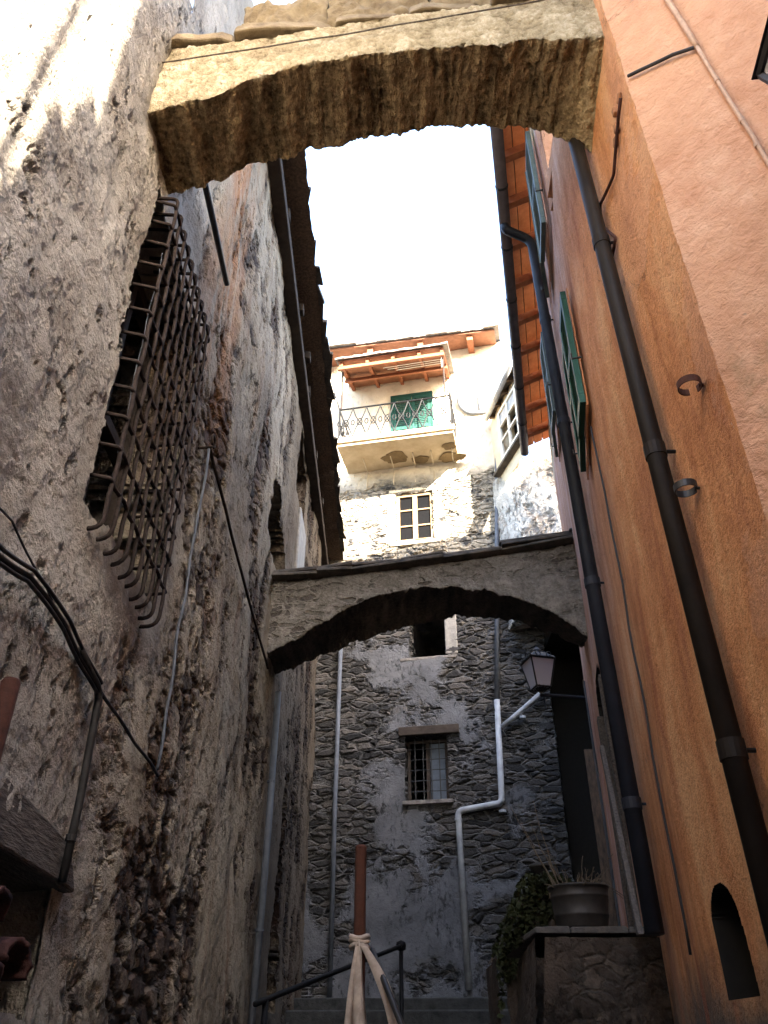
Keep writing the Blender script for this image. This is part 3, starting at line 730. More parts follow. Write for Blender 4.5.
# wooden door in the alley wall, leaning plank, whitewashed jamb
mb = MB(); dx = rw(6.4)
for k in range(5):
    y0 = 6.42 + k * .165; mb.frame_box((rw(y0) + .1, y0, -.9), (.04, 0, 0), (.21 * .155, .155, 0), (0, 0, 3.5))
mb.build('door', M_WOODD, right, bevel=.004)
mb = MB()
for y0 in (6.24, 7.27): mb.frame_box((rw(y0) - .03, y0, -1), (.12, 0, 0), (.024, .12, 0), (0, 0, 3.55))
mb.build('door_frame', M_WOODG, right, bevel=.01)
mb = MB(); mb.frame_box((rw(9.0) - .015, 9.02, -1), (.02, 0, 0), (.06, .27, 0), (0, 0, 4.6)); mb.build('whitewashed_jamb', M_GREYP, right, bevel=.01)
p0, p1 = on_plane(604, 745, (rw(6.0) - .10, 6.0, 0), tuple(RN)), on_plane(644, 934, (rw(5.6) - .13, 5.6, 0), tuple(RN))
mb = MB(); dd = (p1 - p0); sx = RN * .03; sy = RD * .12; mb.hexa([p1, p1 + sx, p1 + sx + sy, p1 + sy, p0, p0 + sx, p0 + sx + sy, p0 + sy][::1])
tag(mb.build('plank', M_WOODG, bevel=.004), 'long weathered plank leaning on the wall behind the dark corner downpipe', 'plank')

# downpipes, gutter, rings, cables on the right
def downpipe(name, label, pts, r, m, joints, group=None):
    mb = MB(); mb.tube(rounded(pts, .12, 6), r, 18); o = mb.build(name, m, smooth=True); tag(o, label, 'downpipe', group)
    for z in joints:
        q = MB(); a, b = Vector(pts[-2]), Vector(pts[-1]); k = (z - a.z) / (b.z - a.z); c = a.lerp(b, k)
        q.tube([c + Vector((0, 0, -.03)), c + Vector((0, 0, .03))], r * 1.12, 18); q.tube([c, c + Vector((.11, .0, 0))], .008, 6)
        q.build('bracket', m, o, smooth=False)
    return o
T, B = on_plane(575, 140, (rw(2.6) - .075, 2.6, 0), (1, -.055, 0)), on_plane(768, 890, (rw(2.5) - .075, 2.5, 0), (1, -.055, 0))
D1 = (B - T).normalized(); downpipe('downpipe', 'thick brown downpipe on the orange wall beside the iron pipe straps', [T - D1 * 3.6, T, B, B + D1 * 1.9][0::3], .038, M_BROWNP, (1.95, 3.3, .75))
gp = on_plane(499, 228, (0, 0, 7.13), (0, 0, 1)); gq = G0 + E * ((gp - G0).dot(E))
wq = Vector((rw(5.4), 5.4, 0)) + RN * .07
yb = gq.y + .05; wl = Vector((rw(yb), yb, 0)) + RN * .075
bt = on_plane(655, 934, tuple(wl), tuple(RN))
downpipe('downpipe', 'slim dark grey downpipe dropping from the wooden eave to the terrace wall', [gq + Vector((0, 0, -.02)), gq + Vector((0, 0, -.12)), Vector((wl.x, wl.y, 7.0)), Vector((bt.x, bt.y, bt.z))], .048, M_NAVYP, (5.6, 4.2, 2.6, 1.1))
mb = MB(); mb.tube([G0, G1], .06, 14); go = mb.build('rain_gutter', M_GUT, smooth=True); tag(go, 'round rain gutter along the wooden eave of the plastered house', 'gutter')
for k in range(7):
    q = MB(); c = G0 + E * (.3 + k * .75); q.tube([c - E * .012, c + E * .012], .066, 14); q.build('bracket', M_BLACK, go)
for lab, px, py, rot in (('upper rusty pipe strap bent open on the orange wall', 702, 385, .9), ('lower black pipe strap on the orange wall beside the brown downpipe', 698, 488, -.2)):
    c = on_plane(px, py, (rw(2.3), 2.3, 0), (1, -.055, 0)); mb = MB(); vs = []; fs = []
    n = 22
    for i in range(n + 1):
        a = rot + .35 + (2 * math.pi - .7) * i / n; q = Vector((-.045 + .038 * math.cos(a), .038 * math.sin(a), 0))
        vs += [c + q + Vector((0, 0, -.014)), c + q + Vector((0, 0, .014)), c + q * 1.0 + Vector((.004 * math.cos(a), .004 * math.sin(a), .014)), c + q + Vector((.004 * math.cos(a), .004 * math.sin(a), -.014))]
    for i in range(n):
        for k in range(4): fs.append((i * 4 + k, i * 4 + (k + 1) % 4, i * 4 + 4 + (k + 1) % 4, i * 4 + 4 + k))
    mb.add(vs, fs); mb.tube([c + Vector((-.012, .0, 0)), c + Vector((.05, 0, 0))], .006, 6)
    tag(mb.build('pipe_strap', M_RUST if py < 400 else M_BLACK), lab, 'bracket', 'pipe straps on the orange wall')
pn = Vector((-.7071, -.7071, 0)); pp = PB + pn * .02
def onf(px, py): return on_plane(px, py, tuple(pp), tuple(pn))
J = onf(697, 47)
solo_tube('conduit', 'painted conduit running diagonally over the pink roughcast wall', 'conduit', wobble([onf(655, -25), onf(668, 0), J], .004, 5), .012, M_CONDUIT)
solo_tube('cable', 'painted cable continuing from the conduit down the pink roughcast wall', 'cable', wobble([J, onf(730, 100), onf(768, 160), onf(800, 215)], .006, 6), .008, M_CONDUIT,
          clips=[(onf(717, 80), (0, 0, 1)), (onf(742, 120), (0, 0, 1)), (onf(757, 145), (0, 0, 1))], clip_r=.011)
aw = lambda px, py, o=.02: on_plane(px, py, (rw(2.6) - o, 2.6, 0), (1, -.055, 0))
solo_tube('cable', 'dark cable from the conduit across the corner to the near arch', 'cable', wobble([J, onf(672, 55), onf(640, 70), onf(628, 76)], .006, 6), .008, M_CABLE)
solo_tube('cable', 'loose brown cable hooking down behind the near arch beside the downpipe', 'cable',
          rounded(wobble([aw(621, 98), aw(617, 140), aw(614, 175), aw(600, 205), aw(602, 225), aw(616, 238), aw(611, 265)], .006, 3), .03), .008, M_CLAY)
solo_tube('cable', 'thin dark cable straight down the orange wall between the two downpipes', 'cable',
          wobble([Vector((rw(y_), y_, z_)) + RN * .012 for y_, z_ in ((3.72, 3.1), (3.70, 2.3), (3.70, 1.2), (3.72, .3))], .01, 8), .006, M_CABLE)
mb = MB()
for k, (px, py, w) in enumerate(((615, 112, .03), (617, 128, .035), (616, 142, .03), (619, 98, .02))):
    c = aw(px, py, .015); mb = MB(); mb.box(c, (w * .8, .035, .05), Matrix.Rotation(.3 * k, 3, 'X')); mb.build('broken_brick', M_BRICK, right, bevel=.008)

# ------------------------------------------------------------------ lanterns
def lantern(label, base, rot, s, arm):
    t_ = thing('street_lantern', label, 'street lamp', base, 'wall lanterns')
    M = Matrix.Rotation(rot, 3, 'Z'); B0 = Vector(base)
    def L(x, y, z): return B0 + M @ (Vector((x, y, z)) * s)
    wb, wt, H = .11, .19, .42
    g = MB(); cb = [L(a * wb, b * wb, 0) for a, b in ((-1, -1), (1, -1), (1, 1), (-1, 1))]; ct = [L(a * wt, b * wt, H) for a, b in ((-1, -1), (1, -1), (1, 1), (-1, 1))]
    g.hexa(cb + ct); g.build('glass', M_FROST, t_)
    f = MB(); r = .013 * s
    for k in range(4):
        f.tube([cb[k], ct[k]], r, 6); f.tube([cb[k], cb[(k + 1) % 4]], r, 6); f.tube([ct[k], ct[(k + 1) % 4]], r * 1.2, 6)
    for k in range(4):
        a, b = cb[k], cb[(k + 1) % 4]
        for q in (.2, .5, .8):
            c = a.lerp(b, q); f.tube([c, c + Vector((0, 0, .05 * s)), c.lerp(B0, .5) + Vector((0, 0, -.045 * s))], r * .6, 5)
    f.build('frame', M_BLACK, t_)
    h = MB(); w2 = wt * 1.12
    A = [L(a * w2, b * w2, H + .01) for a, b in ((-1, -1), (1, -1), (1, 1), (-1, 1))]; Bt = [L(a * .09, b * .09, H + .13) for a, b in ((-1, -1), (1, -1), (1, 1), (-1, 1))]
    h.hexa(A + Bt); h.lathe([(.075 * s, (H + .13) * s), (.08 * s, (H + .17) * s), (.05 * s, (H + .20) * s), (.015 * s, (H + .24) * s), (.0, (H + .245) * s)], B0, 16)
    h.build('cap', M_NAVYP, t_, bevel=.004)
    c = MB()
    for k in range(4):
        a, b = A[k], A[(k + 1) % 4]; e = (b - a).normalized()
        for q in (.28, .72):
            o = a.lerp(b, q) + Vector((0, 0, .035 * s)); sg = 1 if q < .5 else -1
            c = MB(); c.tube([o + e * (sg * .045 * s * (1 - th / 9) * math.cos(th)) + Vector((0, 0, .045 * s * (1 - th / 9) * math.sin(th))) for th in np.linspace(-1.2, 4.6, 14)], .008 * s, 5)
            if s < 1: c.build('scroll', M_BLACK, t_, smooth=True)
    b = MB(); b.tube([B0 + Vector((0, 0, -.02 * s)), B0 + Vector((0, 0, -.10 * s))], .02 * s, 8)
    b.lathe([(.0, 0), (wb * .7 * s, 0), (wb * .5 * s, -.03 * s), (.02 * s, -.05 * s)], B0 + Vector((0, 0, -.005)), 16); b.build('foot', M_BLACK, t_)
    k = MB()
    for q in arm: k.tube([Vector(p) for p in q[0]], q[1], 8)
    k.build('arm', M_NAVYP, t_); return t_
lb = on_y(541, 690, 9.2); wp = Vector((rw(9.2), 9.2, lb.z - .1)); lb = Vector((lb.x, lb.y, lb.z + .02))
lantern('black lantern on a bracket arm, framed below the lower arch', lb, .25, .82,
        [([lb + Vector((-.02, 0, -.08)), wp], .022), ([wp + Vector((0, 0, -.18)), wp + Vector((0, 0, .12))], .025), ([lb + Vector((.03, 0, -.08)), lb + Vector((.03, 0, -.26))], .012)])
lb2 = Vector((1.46, 1.19, 2.27))
lantern('black lantern jutting from the pink roughcast wall', lb2, -.12, 1.1,
        [([lb2 + Vector((0, 0, -.09)), lb2 + Vector((.20, .22, -.12))], .02), ([lb2 + Vector((.20, .22, -.25)), lb2 + Vector((.20, .22, .05))], .022)])

# ------------------------------------------------------------------ far house across the end of the lane
FU = Vector((1, -.2, 0)).normalized(); FNn = Vector((-.2, -1, 0)).normalized()       # along and out of the facade
FP = Vector((0, 14, 0))
def onfac(px, py, off=0): return on_plane(px, py, tuple(FP + FNn * off), tuple(FNn))
def fs(p): return (Vector(p) - FP).dot(FU)
def fpt(s, z, off=0): return FP + FU * s + FNn * off + Vector((0, 0, z))
far = thing('stone_house', 'far stone house closing the lane, cream upper storey with iron balcony', 'house', (.8, 14, .4))
def rect(x0, y0, x1, y1):
    a, b = onfac(x0, y0), onfac(x1, y1); return fs(a), fs(b), b.z, a.z
W4, W3, W2 = rect(406, 739, 449, 800), rect(397, 496, 434, 539), rect(410, 606, 445, 656)
s_right = fs(onfac(553, 720))
sa = axis(-1.7, s_right, .026, (W4[0], W4[1], W3[0], W3[1], W2[0], W2[1])); za = axis(.2, 13.75, .026, (*W4[2:], *W3[2:], *W2[2:]))
P = np.array([[tuple(fpt(s, z, .03 * fbm(s * .5, z * .5, 4, 3))) for z in za] for s in sa])
sc_, zc = (sa[:-1] + sa[1:]) / 2, (za[:-1] + za[1:]) / 2; Sc, Zc = np.meshgrid(sc_, zc, indexing='ij')
hole = np.zeros(Sc.shape, bool)
for w in (W4, W3, W2): hole |= (Sc > w[0]) & (Sc < w[1]) & (Zc > w[2]) & (Zc < w[3])
mb = MB(); sheet(mb, P, flip=False, hole=hole, inward=-FNn, depth=2.6)
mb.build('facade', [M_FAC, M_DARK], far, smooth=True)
mb = MB(); q = [fpt(s_right - .03, 0, -.02), fpt(s_right - .03, 0, -3.5)]
P = np.array([[tuple(q[0].lerp(q[1], i / 60) + Vector((0, 0, z))) for z in np.linspace(-.4, 13.6, 260)] for i in range(61)])
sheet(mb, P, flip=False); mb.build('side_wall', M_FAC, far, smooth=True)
mb = MB(); c = [fpt(-1.75, 0, -2.75), fpt(s_right - .1, 0, -2.75), fpt(s_right - .1, 0, -5), fpt(-1.75, 0, -5)]
mb.hexa([p + Vector((0, 0, -.5)) for p in c] + [p + Vector((0, 0, 13.6)) for p in c]); mb.build('inner_walls', M_DARK, far)

# window with bars, lintel and sill
def bar(mb, s0, z0, s1, z1, off, th): mb.frame_box(fpt(s0, z0, off), FU * (s1 - s0), FNn * th, Vector((0, 0, z1 - z0)))
f = MB(); bar(f, W4[0] - .12, W4[3] + .03, W4[1] + .24, W4[3] + .19, .0, .1); f.build('lintel', M_DKTIMBER, far, bevel=.015)
f = MB(); bar(f, W4[0] - .06, W4[2] - .07, W4[1] + .08, W4[2] - .005, .0, .12); f.build('sill', M_SLATE, far, bevel=.01)
f = MB(); a, b, z0, z1 = W4; m_ = (a + b) / 2
for s0, s1, q0, q1 in ((a, b, z0, z0 + .05), (a, b, z1 - .05, z1), (a, a + .05, z0 + .052, z1 - .052), (b - .05, b, z0 + .052, z1 - .052), (m_ - .03, m_ + .03, z0 + .052, z1 - .052)): bar(f, s0, q0, s1, q1, -.2, .05)
wf = f.build('window', M_DKTIMBER, far)
g = MB(); bar(g, m_ + .04, z0 + .06, b - .06, z1 - .06, -.19, .006); g.build('pane', simple('curtained pane', (.09, .11, .14), .3, .4, 5), wf)
g = MB()
for k in range(1, 5):
    s = a + (b - a) * k / 5; g.tube([fpt(s, z0, -.08), fpt(s, z1, -.08)], .009, 6)
for k in range(1, 6):
    z = z0 + (z1 - z0) * k / 6; g.tube([fpt(a, z, -.075), fpt(b, z, -.075)], .008, 6)
g.build('window_bars', M_BLACK, wf)
# upper window, white frame
f = MB(); a, b, z0, z1 = W3; m_ = (a + b) / 2; fr = .055
for s0, s1, q0, q1 in ((a - .03, b + .03, z0 - .03, z0 + fr), (a - .03, b + .03, z1 - fr, z1 + .03), (a - .03, a + fr, z0 + fr, z1 - fr), (b - fr, b + .03, z0 + fr, z1 - fr), (m_ - .05, m_ + .05, z0 + fr, z1 - fr)): bar(f, s0, q0, s1, q1, -.06, .06)
for k in (1, 2):
    z = z0 + (z1 - z0) * k / 3
    bar(f, a + fr, z - .017, m_ - .05, z + .017, -.055, .04); bar(f, m_ + .05, z - .017, b - fr, z + .017, -.055, .04)
wf = f.build('window', M_FRAME, far, bevel=.004)
g = MB(); bar(g, a + .02, z0 + .03, b - .02, z1 - .03, -.05, .008); g.build('pane', M_GLASS, wf)
f = MB(); bar(f, a - .16, z1 + .05, b + .16, z1 + .12, .0, .06); f.build('lintel', M_CREAMW, far, bevel=.01)
f = MB(); bar(f, a - .14, z0 - .12, b + .14, z0 - .04, .0, .09); f.build('sill', M_CREAMW, far, bevel=.01)
for q0, q1 in ((a - .2, a - .04), (b + .04, b + .2)): f = MB(); bar(f, q0, z0 - .03, q1, z1 + .04, .0, .045); f.build('window_reveal', M_CREAMW, far, bevel=.01)
f = MB(); bar(f, W2[0] - .2, W2[2] - .06, W2[1] + .2, W2[2] - .004, .0, .06); f.build('sill', M_SLATE, far, bevel=.01)
f = MB(); bar(f, W2[1] + .02, W2[2] + .02, W2[1] + .25, W2[3] - .05, .0, .05); f.build('window_reveal', M_PALE, far, bevel=.02)

# balcony
BZ = 10.42; s0, s1 = -.80, 1.66; dep = 1.05
mb = MB(); n = 40
P = np.array([[tuple(fpt(s0 + (s1 - s0) * i / n, BZ - .02 + (-.06 if j == 0 else .0) + .012 * fbm(i * .3, j * .3, 1, 3), dep * (1 - j / 14))) for j in range(15)] for i in range(n + 1)])
c = [fpt(s0, BZ, 0), fpt(s1, BZ, 0), fpt(s1, BZ - .03, dep), fpt(s0, BZ - .03, dep)]
mb.hexa(c[::-1] + [p + Vector((0, 0, .12)) for p in c[::-1]]); bal = mb.build('balcony', M_BALC, far, bevel=.012)
mb = MB(); bar(mb, s0 - .03, BZ + .04, s1 + .03, BZ + .15, dep + .003, .05); mb.build('slab_edge', M_CREAMW, bal, bevel=.006)
for k, (s, o, r_) in enumerate(((.35, .45, .26), (.85, .28, .17), (1.52, .62, .15), (1.5, .22, .24))):
    mb = MB(); pts = []
    for a in np.linspace(0, 2 * math.pi, 26)[:-1]:
        rr = r_ * (1 + .35 * fbm(math.cos(a) * 1.5, math.sin(a) * 1.5, k * 3, 3)); pts.append(fpt(s + rr * math.cos(a) * 1.1, BZ - .034 - .0 * o, o + rr * .7 * math.sin(a)))
    m = len(pts); mb.add(pts + [p + Vector((0, 0, .012)) for p in pts], [tuple(range(m)), tuple(range(2 * m - 1, m - 1, -1))] + [(i, (i + 1) % m, (i + 1) % m + m, i + m) for i in range(m)])
    mb.build('spalled_patch', simple('spalled concrete %d' % k, (.22, .155, .08), .95, .4, 9), bal)
for s in (-.35, .25, .72, 1.12, 1.55):
    mb = MB(); mb.tube(wobble([fpt(s, BZ - .03, .55), fpt(s - .01, BZ - .06, .05), fpt(s - .02, BZ - .45, .07)], .02, 5), .013, 6); mb.build('bracket', M_CREAMW, bal, smooth=True)
RT = BZ + .98; mb = MB()
corners = [fpt(s0 + .03, 0, .03), fpt(s0 + .03, 0, dep), fpt(s1 - .03, 0, dep), fpt(s1 - .03, 0, .03)]
for zz, r_ in ((RT, .02), (BZ + .19, .012)): 
    for a, b in zip(corners, corners[1:]): mb.tube([a + Vector((0, 0, zz)), b + Vector((0, 0, zz))], r_, 6)
for c in corners: mb.tube([c + Vector((0, 0, BZ + .12)), c + Vector((0, 0, RT + .05))], .016, 6)
mb.tube([corners[1] + Vector((0, 0, RT)), corners[1] + Vector((-.12, -.1, RT + .42))], .012, 6)
for a, b in zip(corners, corners[1:]):          # crossing diamonds with a small ring at each crossing
    d_ = b - a; nn = max(2, round(d_.length / .31)); z0, z1 = BZ + .19, RT
    for k in range(nn):
        p, q = a + d_ * (k / nn), a + d_ * ((k + 1) / nn); mid = (p + q) / 2; zm = (z0 + z1) / 2
        for A_, B_, sg in ((p, q, 1), (q, p, 1)):
            pts = [A_.lerp(B_, t_) + Vector((0, 0, z0 + (z1 - z0) * t_ + .05 * math.sin(t_ * math.pi * 2))) for t_ in np.linspace(0, 1, 9)]
            mb.tube(pts, .014, 5)
        e = d_.normalized()
        mb.tube([mid + e * (.055 * math.cos(t_)) + Vector((0, 0, zm + .09 * math.sin(t_))) for t_ in np.linspace(0, 2 * math.pi, 13)], .013, 5)
        mb.tube([p + e * (.035 * math.cos(t_)) + Vector((0, 0, zm + .07 * math.sin(t_))) for t_ in np.linspace(0, 2 * math.pi, 11)], .012, 5)
mb.build('railing', M_RAIL, bal)
ds0, ds1 = .22, 1.10; 
f = MB(); bar(f, ds0 - .05, BZ + .12, ds0, BZ + 2.02, .03, .06); bar(f, ds1, BZ + .12, ds1 + .05, BZ + 2.02, .03, .06); bar(f, ds0 - .05, BZ + 2.02, ds1 + .05, BZ + 2.07, .03, .06); 
df = f.build('door', M_TEAL, far, bevel=.004)
for a, b in ((ds0 + .004, (ds0 + ds1) / 2 - .004), ((ds0 + ds1) / 2 + .004, ds1 - .004)):
    f = MB(); z0, z1 = BZ + .13, BZ + 2.01
    for q in ((a, a + .07, z0, z1), (b - .07, b, z0, z1), (a + .071, b - .071, z0, z0 + .1), (a + .071, b - .071, z1 - .1, z1), (a + .071, b - .071, z0 + .9, z0 + .99)): bar(f, q[0], q[2], q[1], q[3], .045, .04)
    z = z0 + .11
    while z < z1 - .13:
        f.frame_box(fpt(a + .072, z, .05), FU * (b - a - .144), FNn * .025 + Vector((0, 0, -.012)), Vector((0, 0, .03))); z += .05
    f.build('shutter', M_TEAL, df)
# little roof over the balcony
def slope(s, o, dz=0): return fpt(s, 12.95 - .30 * o + dz, o)
r0, r1, ro = -.78, 1.58, 1.35
mb = MB(); c = [slope(r0, 0), slope(r1, 0), slope(r1, ro), slope(r0, ro)]; mb.hexa(c[::-1] + [p + Vector((0, 0, .03)) for p in c[::-1]]); br = mb.build('balcony_roof', M_WOODR, far, bevel=.004)
mb = MB(); k = r0 - .05
while k < r1:
    w = random.uniform(.16, .24); c = [slope(k, -.0, .045), slope(k + w, -.0, .045), slope(k + w, ro + random.uniform(.03, .09), .045), slope(k, ro + .06, .045)]
    mb.hexa(c[::-1] + [p + Vector((0, 0, random.uniform(.04, .07))) for p in c[::-1]]); k += w - .004
mb.build('slates', M_SLATE, br, bevel=.006)
for s in (-.74, -.15, .42, 1.0, 1.5):
    mb = MB(); mb.hexa([slope(s, .02, -.11), slope(s + .07, .02, -.11), slope(s + .07, ro - .04, -.10), slope(s, ro - .04, -.10), slope(s, .02, -.003), slope(s + .07, .02, -.003), slope(s + .07, ro - .04, -.003), slope(s, ro - .04, -.003)][::1])
    mb.build('rafter', M_WOODRAFT, br)
mb = MB()
for o in (.62, ro - .12): mb.hexa([slope(r0, o, -.2), slope(r1, o, -.2), slope(r1, o + .08, -.2), slope(r0, o + .08, -.2), slope(r0, o, -.115), slope(r1, o, -.115), slope(r1, o + .08, -.115), slope(r0, o + .08, -.115)])
mb.build('beam', M_WOODRAFT, br)
for s in (r0 + .05, r1 - .05): mb = MB(); mb.tube([fpt(s, RT, dep), slope(s, dep, -.12)], .02, 6); mb.build('roof_post', M_IRON, br)
mb = MB()
for z, a, b in ((12.42, .2, 1.5), (12.36, .3, 1.5), (12.30, .5, 1.5)): mb.tube([fpt(a, z, 1.1), fpt(b, z + .02, 1.1)], .008, 5)
mb.tube([fpt(1.5, 12.2, 1.1), fpt(1.5, 12.55, 1.1)], .012, 5)
mb.build('clothes_line', M_WHITE, br)
# main eave
mb = MB(); z = 13.72
c = [fpt(-1.9, z, -.1), fpt(2.7, z, -.1), fpt(2.7, z - .14, .62), fpt(-1.9, z + .02, .62)]
mb.hexa(c[::-1] + [p + Vector((0, 0, .05)) for p in c[::-1]]); mr = mb.build('roof', M_WOODR, far, bevel=.004)
mb = MB(); k = -1.95
while k < 2.75:
    w = random.uniform(.2, .34); q = random.uniform(-.02, .05); dz = -.14 * (k + 1.9) / 4.6 * 1.15
    c = [fpt(k, z + 1.4, -4.5), fpt(k + w, z + 1.4, -4.5), fpt(k + w, z + .06 + dz, .68 + q), fpt(k, z + .06 + dz, .68 + q)]
    mb.hexa(c[::-1] + [p + Vector((0, 0, random.uniform(.05, .08))) for p in c[::-1]]); k += w - .005
mb.build('slates', M_SLATE, mr, bevel=.006)
for s in (-1.45, -.3, .9, 2.05):
    mb = MB(); mb.frame_box(fpt(s, z - .21, 0), FU * .14, FNn * .55 + Vector((0, 0, -.05)), Vector((0, 0, .18))); mb.build('rafter', M_WOODRAFT, mr, bevel=.01)
mb = MB(); mb.tube(rounded([fpt(1.72, 12.75, .35), fpt(1.75, 11.9, .1), fpt(1.95, 11.65, .09), fpt(2.35, 11.65, .09)], .12), .045, 8); mb.tube(rounded([fpt(2.2, 11.65, .09), fpt(2.18, 12.2, .09), fpt(2.45, 12.45, .2)], .1), .03, 8)
tag(mb.build('pipe', M_GREYP, smooth=True), 'bent grey pipe under the far eave right of the balcony', 'pipe')

# side wing: an upper room carried over the dark passage
wing = thing('side_wing', 'pale rough wing with a broken white window, above the dark passage', 'house', (3.2, 12.6, 4.3))
C0 = fpt(fs(onfac(497, 500)), 0, .01); w1 = C0 + Vector((.50, -2.0, 0)); w2 = w1 + Vector((4, -.4, 0))
mb = MB(); n = 40; P = np.array([[tuple(C0.lerp(w1, i / n) + Vector((0, 0, z_))) for z_ in np.linspace(9.4, 11.45, 50)] for i in range(n + 1)])
WY = [C0.lerp(w1, .29), C0.lerp(w1, .70)]
ii = (np.arange(n) + .5) / n; zz_ = (np.linspace(9.4, 11.45, 50)[:-1] + np.linspace(9.4, 11.45, 50)[1:]) / 2
hole = (ii[:, None] > .27) & (ii[:, None] < .72) & (zz_[None] > 9.95) & (zz_[None] < 11.15)
sheet(mb, P, flip=False, hole=hole, inward=(1, .25, 0), depth=.3); mb.build('upper_wall', [M_CREAMW, M_DARK], wing)
wd = (w1 - C0).normalized(); wn = Vector((wd.y, -wd.x, 0)); 
if wn.x > 0: wn = -wn
L_ = (w1 - C0).length; f = MB()
def wbar(m, a, b, z0, z1, off=.0, th=.05): m.frame_box(C0 + wd * a * L_ + wn * off + Vector((0, 0, z0)), wd * (b - a) * L_, wn * th, Vector((0, 0, z1 - z0)))
for a, b, z0, z1 in ((.25, .74, 9.90, 9.98), (.25, .74, 11.1, 11.18), (.25, .30, 9.982, 11.098), (.69, .74, 9.982, 11.098), (.48, .51, 9.982, 11.098), (.302, .478, 10.35, 10.4), (.512, .688, 10.35, 10.4), (.302, .478, 10.74, 10.78), (.512, .688, 10.74, 10.78)): wbar(f, a, b, z0, z1)
wf = f.build('window', M_WHITE, wing, bevel=.005)
f = MB(); wbar(f, .30, .69, 10.79, 11.09, .01, .008); f.build('pane', M_PVC, wf)
f = MB(); wbar(f, .12, 1.0, 9.70, 9.76, .0, .14); f.build('ledge', M_DKSLATE, wing)
mb = MB(); b1 = C0 + Vector((1.25, -1.5, 0)); n = 80; k = C0 + FNn * .02
P = np.array([[tuple(k.lerp(b1, i / n) + Vector((-.22, -.12, 0)) * (math.sin(math.pi * i / n) * (1 - max(0, z_ - 9.2) * 1.2) if z_ < 10 else 0) + Vector((0, 0, z_))) for z_ in np.linspace(6.38, 9.72, 110)] for i in range(n + 1)])
sheet(mb, P, flip=False)
b2 = b1 + Vector((4, -.8, 0)); P = np.array([[tuple(b1.lerp(b2, i / 60) + Vector((0, 0, z_))) for z_ in np.linspace(6.38, 9.72, 110)] for i in range(61)]); sheet(mb, P, flip=False)
c = [k, b1, b2, b2 + Vector((0, 3, 0))]; mb.add([p + Vector((0, 0, 9.7)) for p in c], [(0, 1, 2, 3)]); mb.add([p + Vector((0, 0, 6.38)) for p in c], [(3, 2, 1, 0)])
mb.build('lower_wall', M_BLOCK, wing, smooth=True)
mb = MB(); e0, e1 = Vector((2.28, 13.3, 11.3)), Vector((2.60, 11.6, 11.3))
ev = Vector((1, .2, .38)); mb.hexa([e0 + Vector((0, 0, .05)), e1 + Vector((0, 0, .05)), e1 + ev * 2.4 + Vector((0, 0, .05)), e0 + ev * 2.4 + Vector((0, 0, .05)), e0 + Vector((0, 0, .09)), e1 + Vector((0, 0, .09)), e1 + ev * 2.4 + Vector((0, 0, .09)), e0 + ev * 2.4 + Vector((0, 0, .09))][::1])
wr = mb.build('roof', M_WOODG, wing)
for k_ in range(5):
    mb = MB(); q = e0.lerp(e1, .03 + k_ * .225); mb.frame_box(q + Vector((0, 0, -.05)), (e1 - e0).normalized() * .07, ev * .7, Vector((0, 0, .09))); mb.build('rafter', M_WOODD, wr)
mb = MB(); mb.tube([e0 + Vector((-.05, .05, .03)), e1 + Vector((-.05, 0, .03))], .06, 10); mb.build('gutter', M_PVC, wing, smooth=True)
mb = MB(); mb.tube([e0 + Vector((.16, .0, -.1)), e1 + Vector((.16, 0, -.1))], .04, 10); mb.build('eave_pole', M_WOODG, wing, smooth=True)
# covered passage behind the lower wall
mb = MB()
mb.frame_box((2.9, 10.4, 4.0), (3.2, 0, 0), (-.1, .3, 0), (0, 0, .28)); mb.build('lintel_beam', M_WOODD, wing, bevel=.02)
mb = MB(); mb.frame_box((2.97, 10.6, 6.05), (3.6, 0, 0), (.0, 3.6, 0), (0, 0, .3)); mb.frame_box((6.2, 8.8, -.6), (.3, 0, 0), (0, 6, 0), (0, 0, 6.65)); mb.frame_box((2.9, 14.1, -.6), (3.5, 0, 0), (0, .3, 0), (0, 0, 6.65));  
mb.build('passage_wall', M_DARK, wing)
mb = MB()
for k_ in range(5): mb.frame_box((3.25 + .02 * k_, 11.6, 2.05 + k_ * .16), (.28, 0, 0), (0, .02, 0), (0, 0, .13))
gt = MB()
for k_ in range(7): gt.frame_box((2.95 + k_ * .14, 11.7, .3), (.125, 0, 0), (0, .03, 0), (0, 0, 3.3))
gate = thing('passage_gate', 'dark plank gate in the passage behind the zinc tub', 'gate', (3.4, 11.7, .3)); gt.build('planks', M_WOODD, gate, bevel=.004); mb.build('slats', M_BRASS, gate)

# pipes on the far house
def fpipe(name, label, pxs, r, m, off=.07, extra=None):
    pts = [onfac(*p, off) for p in pxs]; mb = MB(); mb.tube(rounded(pts, .09), r, 12); 
    o = mb.build(name, m, smooth=True); tag(o, label, 'pipe')
    for a in pts[1:-1]:
        q = MB(); q.tube([a + Vector((0, 0, -.11)), a + Vector((0, 0, -.15))], r * 1.2, 12); q.build('coupling', m, o)
    return o
fpipe('drainpipe', 'white drainpipe with a double bend low on the far stone house', [(497, 700), (502, 803), (458, 811), (469, 990)], .052, M_PVC, .09)
fpipe('drainpipe', 'grey drainpipe coming straight down the far house behind the lower arch', [(497, 425), (497, 560), (497, 712)], .045, M_GREYP, .09)
fpipe('drainpipe', 'short white branch pipe slanting from the white drainpipe toward the lantern', [(502, 727), (522, 710), (541, 693)], .045, M_PVC, .16)
fpipe('drainpipe', 'slim grey pipe in the left corner of the far stone house', [(341, 640), (335, 800), (329, 1016)], .04, M_GREYP, .08)
solo_tube('cable', 'thin sagging wire on the far stone house above the barred window', 'cable', wobble([onfac(455, 722, .06), onfac(475, 690, .06), onfac(497, 672, .1)], .02, 6), .007, M_CABLE)

